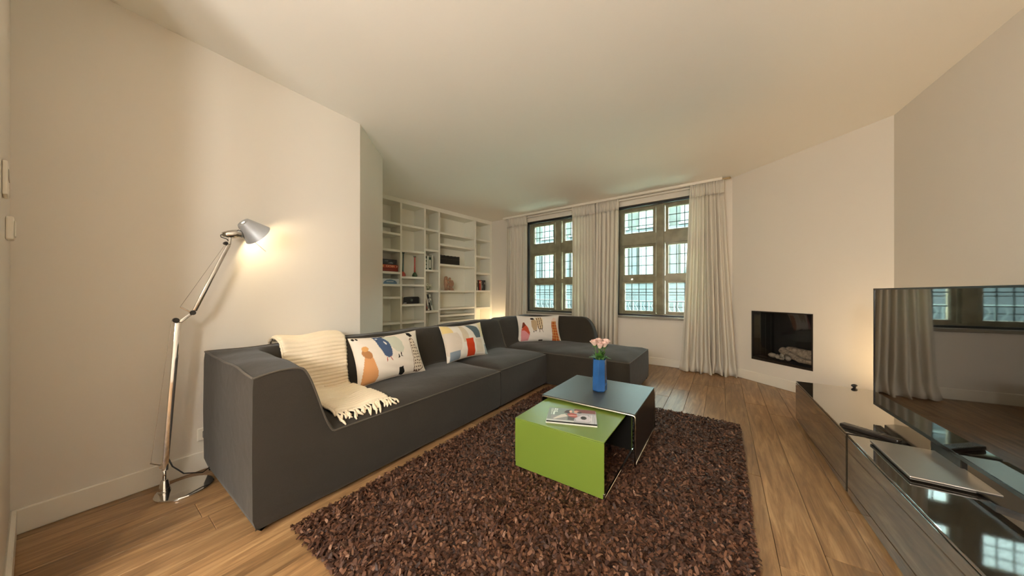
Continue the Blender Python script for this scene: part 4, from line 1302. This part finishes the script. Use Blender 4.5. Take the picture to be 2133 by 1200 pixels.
def leaf(parent, p, a, L, w, up, droop):
    rows = 6; vs = []; fs = []
    for i in range(rows + 1):
        q = i / rows
        ww = w * math.sin(q * math.pi) ** .8 * (1 - .25 * q)
        r_ = L * q * math.cos(up); z = L * q * math.sin(up) - droop * q * q
        for e in (-1, 0, 1):
            vs.append((r_ * math.cos(a) - e * ww * math.sin(a), r_ * math.sin(a) + e * ww * math.cos(a), z + abs(e) * ww * .25))
    for i in range(rows):
        for e in (0, 1):
            b = i * 3 + e; fs.append((b, b + 1, b + 4, b + 3))
    o = MB().add(vs, fs).build('leaf', M_leaf, parent, smooth=True)
    o.location = p
    return o
roses = [rose('pale pink rose at the left of the bouquet', (-.038, -.015, .345), (-.01, .0, .04), (-.22, -.05), .3),
         rose('pale pink rose lowest at the front of the bouquet', (-.006, -.034, .327), (.0, -.01, .04), (-.02, -.2), 1.0),
         rose('pale pink rose in the middle back of the bouquet', (.002, .022, .350), (.0, .01, .04), (.0, .12), 2.0),
         rose('pale pink rose at the front right of the bouquet', (.030, -.018, .333), (.01, -.005, .04), (.12, -.1), 2.6),
         rose('pale pink rose at the right edge of the bouquet', (.052, .012, .347), (.012, .005, .04), (.30, .08), 3.3)]
r = random.Random(9)
for k in range(20):
    a = 2 * math.pi * k / 20 + r.uniform(-.2, .2)
    leaf(roses[k % 5], (.012 * math.cos(a), .012 * math.sin(a), .232 + r.uniform(0, .025)), a, r.uniform(.06, .095), r.uniform(.017, .025), r.uniform(.45, 1.25), r.uniform(.0, .035))

# ------------------------------------------------------------------ reading lamp
LB = Vector((-1.828, 1.690, 0))
fl = thing('floor_lamp', 'aluminium articulated reading lamp standing beside the sofa arm', 'lamp', LB, 0)
MB().lathe([(1e-5, .0), (.112, 0), (.116, .004), (.116, .010), (.113, .0135), (1e-5, .0135)], 48).build('base', M_chrome, fl, smooth=True, ang=40)
def L_(p): return Vector(p) - LB
foot = Vector((-1.905, 1.658, 0)); pt_ = Vector((-1.866, 1.690, .935))
MB().lathe([(.026, .0135), (.022, .03), (.015, .07), (.012, .075)], 20, Matrix.Translation(L_(foot))).build('stem_socket', M_chrome, fl, smooth=True)
MB().tube([L_(foot) + Vector((0, 0, .07)), L_(foot) + Vector((0, 0, .135))], .007, 10).build('spindle', M_chrome, fl, smooth=True)
def bar(name, a, b, w, t, mat, parent=None, bev=.003):
    d = (b - a); M = axis_matrix(a, d, (U.x, U.y, 0))
    return MB().bbox(-w / 2, w / 2, -t / 2, t / 2, 0, d.length, bev, 2, M).build(name, mat, parent or fl, smooth=True, ang=30)
lo = foot + Vector((.001, .0, .125))
dpole = (pt_ - lo).normalized(); 
bar('lower_arm', L_(lo), L_(pt_), .022, .026, M_chrome, bev=.006)
# foot bracket with spring lever
MB().tube([L_(lo) + Vector((-.01, 0, .03)), L_(lo) + Vector((-.055, -.02, .052)), ], [.006, .004], 8).build('tension_lever', M_alu, fl)
MB().lathe([(.010, -.016), (.010, .016)], 14, axis_matrix(L_(lo) + Vector((-.012, -.005, .028)), (U.y, -U.x, 0))).build('pivot_cap', M_alu, fl)
UN = Vector((U.y, -U.x, 0))
def cap(p, r=.013, L=.034):
    MB().lathe([(r * .8, -L / 2), (r, -L / 2 + .003), (r, L / 2 - .003), (r * .8, L / 2)], 16, axis_matrix(L_(p), UN)).build('pivot_cap', M_black, fl, smooth=True, ang=40)
e1 = pt_ + Vector((-.006, -.006, .012)); e2 = Vector((-1.840, 1.742, .985))
cap(e1); cap(e2)
bar('elbow_link', L_(pt_ + Vector((.004, .004, .0))), L_(e2), .016, .016, M_alu)
up_end = Vector((-1.752, 1.870, 1.398)); up_st = e2 + Vector((.004, .006, .01))
bar('upper_arm', L_(up_st), L_(up_end), .018, .020, M_alu, bev=.004)
lev = e2 + Vector((-.028, -.040, .035))
MB().tube([L_(e2), L_(lev)], [.005, .003], 8).build('tension_lever', M_alu, fl)
MB().tube([L_(lev), L_(up_end + Vector((-.012, -.016, -.01)))], .0008, 5).build('tension_wire', M_alu, fl)
MB().tube([L_(lo + Vector((-.052, -.02, .052))), L_(e1 + Vector((-.012, -.01, 0)))], .0008, 5).build('tension_wire', M_alu, fl)
c3 = up_end + Vector((-.008, -.012, .006)); cap(c3, .010)
hd = Vector((-1.757, 1.890, 1.466))
bar('wrist_link', L_(up_end + Vector((.002, .003, 0))), L_(hd), .010, .014, M_alu)
# lamp head body and shade
sd = Vector((.020, .065, -.051)).normalized()   # shade axis, pointing where the light goes
hb = hd + Vector((-.028, -.042, .004)); he = hd + Vector((.008, .012, .016))
MB().lathe([(1e-5, -.042), (.013, -.040), (.021, -.018), (.027, .008), (.028, .044), (.022, .052), (1e-5, .052)], 18, axis_matrix(L_(hd), he - hb)).build('head_body', M_alu, fl, smooth=True)
cap(hd + Vector((.012, .018, .006)), .008, .05)
top_c = Vector((-1.712, 1.925, 1.548))
MS = axis_matrix(L_(top_c), sd)
prof = [(.036, 0), (.050, .03), (.082, .108), (.0835, .109), (.0815, .107), (.049, .029), (.0345, .002), (.011, .002), (.011, .0), (.036, 0)]
MB().lathe(prof, 40, MS, cap=False).build('shade', M_alushade, fl, smooth=True, ang=50)
MB().tube([L_(hd + Vector((.012, .018, .014))), MS @ Vector((0, 0, .03)) - Vector((.0, .0, .0))], .007, 8).build('shade_neck', M_alu, fl)
bp_ = MS @ Vector((0, 0, .060))
b = MB().ball(bp_, .021, 14, 10).build('bulb', M_bulb(READING / (4 * math.pi ** 2 * .021 ** 2) , (1.0, .79, .50, 1)), fl, smooth=True)
MB().tube([MS @ Vector((-.03, -.066, .10)), MS @ Vector((-.03, -.066, .10)) + Vector((.040, .05, -.062))], .0014, 6).build('pull_rod', M_alu, fl)
hax = (he - hb).normalized(); hend = L_(hd) - hax * .040
MB().tube([hend + hax * .006, hend - hax * .008 + Vector((0, 0, -.004)), hend - hax * .006 + Vector((0, 0, -.016)), hend + hax * .022 + Vector((0, 0, -.030)), L_(up_end) + Vector((.004, .006, .010))], .0028, 6).build('head_cable', M_black, fl, smooth=True)
cb = [L_(lo) + Vector((.012, .008, .06)), L_(lo) + Vector((.02, .02, .012)), L_(lo) + Vector((.05, .05, -.045)), L_((-1.80, 1.76, .055)), L_((-1.79, 1.83, .075)), L_((-1.86, 1.89, .10))]
MB().tube(cb, .0035, 6).build('power_cable', M_black, fl, smooth=True)

# plug on the wall beside the sofa end
pl = thing('wall_plug', 'small black plug in the wall just behind the sofa arm', 'plug', (K1.x + (K2 - K1).normalized().x * .635, K1.y + (K2 - K1).normalized().y * .635, .22), ang(K2 - K1))
MB().bbox(-.04, .04, -.010, -.0005, -.04, .04, .004).build('socket_plate', M_trim, pl)
MB().bbox(-.018, .018, -.045, -.0105, -.022, .022, .006, 2).build('plug_body', M_black, pl)

# ------------------------------------------------------------------ television and low units
SX = Vector((-.548, -.837, 0)).normalized(); aT = math.atan2(SX.y, SX.x)
S0 = Vector((2.452, 2.612, 0))
M_gloss = P('taupe_gloss_glass', '#3b3428', 0.05, spec=.9, coat=.8)
M_glosstop = P('taupe_gloss_top', '#2e2820', 0.04, spec=1.0, coat=1.0)
def unit_(label, s0, L):
    o0 = S0 + SX * s0
    root = thing('media_unit', label, 'media unit', o0, aT, 'low glossy media units under the television')
    D = .56; Hh = .338
    MB().box(.004, L - .004, .006, D, .012, Hh - .012).build('carcass', P('unit_carcass', '#231e17', .4), root)
    MB().bbox(0, L, 0, D, Hh - .0115, Hh, .0015).build('top_panel', M_glosstop, root)
    MB().bbox(.002, L - .002, -.002, .0055, .02, Hh - .014, .0015).build('front_panel', M_gloss, root)
    MB().bbox(-.004, .0035, .006, D, .02, Hh - .014, .0015).build('end_panel', M_gloss, root)
    MB().box(.02, L - .02, .03, D - .02, 0, .0115).build('plinth', M_black, root)
    return root
unit_('far glossy taupe low media unit beneath the television, by the fireplace', 0, 1.155)
unit_('near glossy taupe low media unit carrying the silver laptop', 1.178, 1.40)
TZs = .338
TO = Vector((2.268, 1.900, 0)); TD = Vector((-.528, -.849, 0)).normalized(); aV = math.atan2(TD.y, TD.x)
tv = thing('television', 'large flat black glossy television standing on the low media unit', 'television', (TO.x, TO.y, TZs), aV)
zb_, zt2 = .402 - TZs, 1.127 - TZs; TW = 1.235
M_screen = P('tv_screen', '#0a0806', 0.025, spec=1.0, coat=1.0)
MB().bbox(0, TW, .006, .035, zb_, zt2, .004).build('housing', M_black, tv)
MB().box(.010, TW - .010, .0035, .0058, zb_ + .016, zt2 - .009).build('screen', M_screen, tv)
bz = MB()
bz.box(0, .0098, .001, .0056, zb_, zt2); bz.box(TW - .0098, TW, .001, .0056, zb_, zt2); bz.box(.0098, TW - .0098, .001, .0056, zt2 - .0088, zt2); bz.box(.0098, TW - .0098, .001, .0056, zb_, zb_ + .0158)
bz.build('bezel', P('tv_bezel', '#15110e', .25), tv)
MB().bbox(.30, TW - .30, .036, .075, zb_ + .05, zt2 - .2, .015, 2).build('rear_casing', M_black, tv)
MB().bbox(.52, .72, .015, .034, .012, zb_ + .02, .003).build('stand_neck', M_black, tv)
MB().prism([(.20, .02), (.22, .10), (.40, .17), (.84, .17), (1.02, .10), (1.04, .02), (1.00, -.035), (.62, -.05), (.24, -.035)], .0, .0135).build('stand_foot', P('tv_foot', '#0d0c0b', .12), tv)
def onstand(x, y): return Vector((x, y, TZs))
# remotes
def remote(label, a, b, w, t):
    d = b - a; root = thing('remote_control', label, 'remote control', (a.x, a.y, TZs), math.atan2(d.y, d.x), 'remote controls on the media unit')
    L = d.length
    MB().bbox(0, L, -w / 2, w / 2, 0.0005, t, .005, 2).build('body', P('remote_body', '#221c17', .3), root)
    k0 = None
    for i in range(9):
        for j in range(3):
            m = MB().bbox(-.004, .004, -.004, .004, 0, .0022, .001) if k0 is None else None
            if k0 is None: k0 = m.build('key', P('remote_key', '#6e675e', .5), root); o = k0
            else:
                o = bpy.data.objects.new('key', k0.data); COL.objects.link(o); o.parent = root
            o.location = (L * .12 + i * L * .075, (j - 1) * w * .28, t - .0006)
remote('long black remote control lying beside the laptop', Vector((1.890, 1.735, 0)), Vector((1.962, 1.527, 0)), .046, .020)
# laptop
lp = thing('laptop', 'closed thin silver laptop on the near media unit', 'laptop', (1.805, 1.325, TZs), math.atan2(-.317, -.208))
M_silver = P('silver_lid', '#b9b4ab', .28, metal=.75)
MB().bbox(-.185, .185, -.105, .115, .004, .011, .003, 2).build('base', P('laptop_base', '#5e5a54', .4, metal=.5), lp)
MB().bbox(-.186, .186, -.106, .116, .0125, .019, .0025, 2).build('lid', M_silver, lp)
for sx in (-.15, .15):
    for sy in (-.08, .09): MB().lathe([(.008, .0), (.008, .0045)], 8, Matrix.Translation((sx, sy, 0))).build('rubber_foot', M_black, lp)
MB().tube([(-.14, .1155, .0118), (.14, .1155, .0118)], .0035, 6).build('hinge', M_black, lp)
# knob by the far end
kn = thing('door_stop', 'small black rounded knob on the far end of the media unit', 'door stop', (2.748, 2.428, TZs), 0)
MB().lathe([(1e-5, 0), (.009, 0), (.010, .006), (.009, .012)], 14).build('collar', M_black, kn, smooth=True)
MB().ball((0, 0, .0165), .016, 14, 10, (1.35, 1, .75)).build('cap', M_black, kn, smooth=True)

# ------------------------------------------------------------------ entry-wall fittings (extreme left)
def on_entry(t, p, z):
    q = K1 + dN * t + nN * p
    return (q.x, q.y, z)
aN = ang(-dN)
sw = thing('light_switch', 'white light switch with raised rocker at the left edge of the photo', 'switch', on_entry(.40, 0, 1.345), aN)
MB().bbox(-.043, .043, -.017, -.0005, -.043, .043, .004, 2).build('plate', M_trim, sw)
MB().bbox(-.028, .028, -.021, -.0175, -.03, .03, .0015).build('rocker', M_trim, sw)
th_ = thing('room_thermostat', 'slim white wall thermostat above the light switch at the left edge', 'thermostat', on_entry(.62, 0, 1.485), aN)
MB().bbox(-.05, .05, -.011, -.0005, -.055, .06, .004, 2).build('case', M_trim, th_)
MB().box(-.03, .03, -.0125, -.0112, .0, .035).build('display', P('thermostat_display', '#8f897a', .3), th_)

# ------------------------------------------------------------------ other lamps (real fittings)
WARM = (1.0, .76, .46, 1)
def globe_lamp(name, label, p, r, power, base_h, color=WARM):
    root = thing(name, label, 'lamp', p, 0)
    MB().lathe([(1e-5, 0), (r * .62, 0), (r * .62, .012), (.012, .018), (.012, base_h - r * .95), (r * .35, base_h - r * .92)], 20).build('base', M_alu, root, smooth=True, ang=40)
    MB().ball((0, 0, base_h), r, 20, 14).build('globe', emit_mat('lamp_globe_glow', color, power / (4 * math.pi ** 2 * r * r)), root, smooth=True)
    return root
cpt = FAR + (F0 - FAR).normalized() * .24 - Vector((-(F0 - FAR).normalized().y, (F0 - FAR).normalized().x)) * .22
globe_lamp('globe_lamp', 'glowing globe lamp on the floor in the corner behind the sofa', (cpt.x, cpt.y, 0), .09, CORNER, .38)
tpt = S0 - SX * .03 + Vector((-SX.y, SX.x, 0)) * .635
ul = thing('floor_uplight', 'small floor uplight glowing on the wall between the media unit and the television wall', 'lamp', (tpt.x, tpt.y, 0), 0)
MB().lathe([(1e-5, 0), (.055, 0), (.055, .16), (.052, .16), (.050, .10), (1e-5, .10)], 24).build('canister', M_black, ul, smooth=True, ang=40)
MB().ball((0, 0, .135), .032, 16, 12).build('bulb', emit_mat('uplight_glow', (1.0, .70, .38, 1), TVLAMP / (4 * math.pi ** 2 * .032 ** 2)), ul, smooth=True)
def pendant(label, x, y, z, power):
    q = K1 + dN * x - nN * y
    root = thing('pendant_lamp', label, 'lamp', (q.x, q.y, z), 0, 'pendant lamps in the room behind')
    MB().ball((0, 0, 0), .20, 24, 16).build('globe', emit_mat('pendant_glow', (1.0, .978, .93, 1), power / (4 * math.pi ** 2 * .04)), root, smooth=True)
    MB().lathe([(.05, .19), (.05, .205), (.012, .215), (.008, .23)], 16).build('holder', M_black, root, smooth=True)
    MB().tube([(0, 0, .225), (0, 0, CEIL - z - .03)], .003, 6).build('cord', M_black, root)
    MB().lathe([(.05, CEIL - z - .03), (.05, CEIL - z - .001)], 16).build('ceiling_rose', M_trim, root, smooth=True, ang=40)
pendant('white globe pendant nearer the entry wall in the room behind', 1.75, 1.35, 1.55, PENDANT)
pendant('white globe pendant nearer the television wall in the room behind', 2.6, 1.35, 1.55, PENDANT)

# ------------------------------------------------------------------ house across the street (window-wall frame)
M_stone = P('facade_stone', '#363b3d', .9, var=(1.2, .2), bump=(12, .3))
M_brick = P('facade_brick', '#303330', .9, var=(3, .25))
M_wframe = P('facade_white_paint', '#4c5351', .6)
M_wglass = P('facade_window_glass', '#2b3838', .08, spec=.8)
M_door = P('facade_green_paint', '#4f6660', .5)
YF = 9.0
bd = thing('townhouse', 'pale stone townhouse facade across the street seen through both windows', 'building', (FAR.x, FAR.y, 0), aW)
MB().box(-13, 12, YF, YF + .5, -3.6, 5.3).build('wall', M_brick, bd)
MB().box(-13, 12, YF - .12, YF - .001, 3.30, 3.85).build('cornice_band', M_stone, bd)
MB().box(-13, 12, YF - .22, YF - .13, 3.62, 3.74).build('cornice_lip', M_wframe, bd)
for k in range(6):
    MB().box(-13, 12, YF - .06 - .02 * (k % 2), YF - .001, .02 + k * .25, .02 + k * .25 + .22).build('stone_course', M_stone, bd)
MB().box(-13, 12, YF - .16, YF - .001, 1.53, 1.66).build('sill_band', M_wframe, bd)
for k in range(15):
    x = -12.2 + k * 1.62
    # pier
    MB().box(x - .31, x - .03, YF - .10, YF - .001, 1.67, 3.29).build('pier', M_stone, bd)
    for z0w, z1w in ((1.72, 3.05), (4.02, 5.15)):
        w = thing('facade_window', None, None); w.parent = bd; 
        o = MB().box(x + .12, x + 1.16, YF - .03, YF - .012, z0w, z1w).build('window_glass', M_wglass, w)
        f = MB()
        for a, b_, c, d in ((x + .06, x + .15, z0w - .06, z1w + .06), (x + 1.13, x + 1.22, z0w - .06, z1w + .06), (x + .15, x + 1.13, z1w - .03, z1w + .06), (x + .15, x + 1.13, z0w - .06, z0w + .03), (x + .61, x + .67, z0w + .03, z1w - .03)):
            f.box(a, b_, YF - .07, YF - .001, c, d)
        for q in (1, 2):
            zz = z0w + (z1w - z0w) * q / 3; f.box(x + .15, x + 1.13, YF - .06, YF - .011, zz - .02, zz + .02)
        f.build('window_frame', M_wframe, w)
        MB().box(x + .0, x + 1.28, YF - .18, YF - .001, z0w - .14, z0w - .065).build('window_sill', M_wframe, w)
pv = MB().box(-13, 12, .45, YF - 1.25, -.80, -.70).build('bounce_paving', P('bounce_paving', '#aab3a4', .9, var=(2, .12)))  # unseen paving, raised and made pale to bounce daylight onto the ceiling
pv.location = (FAR.x, FAR.y, 0); pv.rotation_euler = (0, 0, aW); tag(pv, kind='structure')
rl = thing('street_railing', 'white ornamental railing in front of the townhouse', 'railing', (FAR.x, FAR.y, 0), aW)
MB().box(-12, 11, YF - 1.02, YF - .98, .74, .79).build('top_rail', M_wframe, rl)
MB().box(-12, 11, YF - 1.02, YF - .98, .12, .16).build('bottom_rail', M_wframe, rl)
k0 = None
for k in range(76):
    x = -11.9 + k * .30
    if k0 is None:
        mb = MB(); mb.tube([(0, 0, .0), (.07, 0, .14), (0, 0, .28), (-.07, 0, .42), (0, 0, .56)], .014, 5); mb.box(.13, .16, -.015, .015, 0, .57)
        k0 = mb.build('baluster', M_wframe, rl); o = k0
    else:
        o = bpy.data.objects.new('baluster', k0.data); COL.objects.link(o); o.parent = rl
    o.location = (x, YF - 1.0, .165)
MB().box(-12, 11, YF - 1.2, YF - .3, -.69, .10).build('terrace_wall', M_stone, rl)
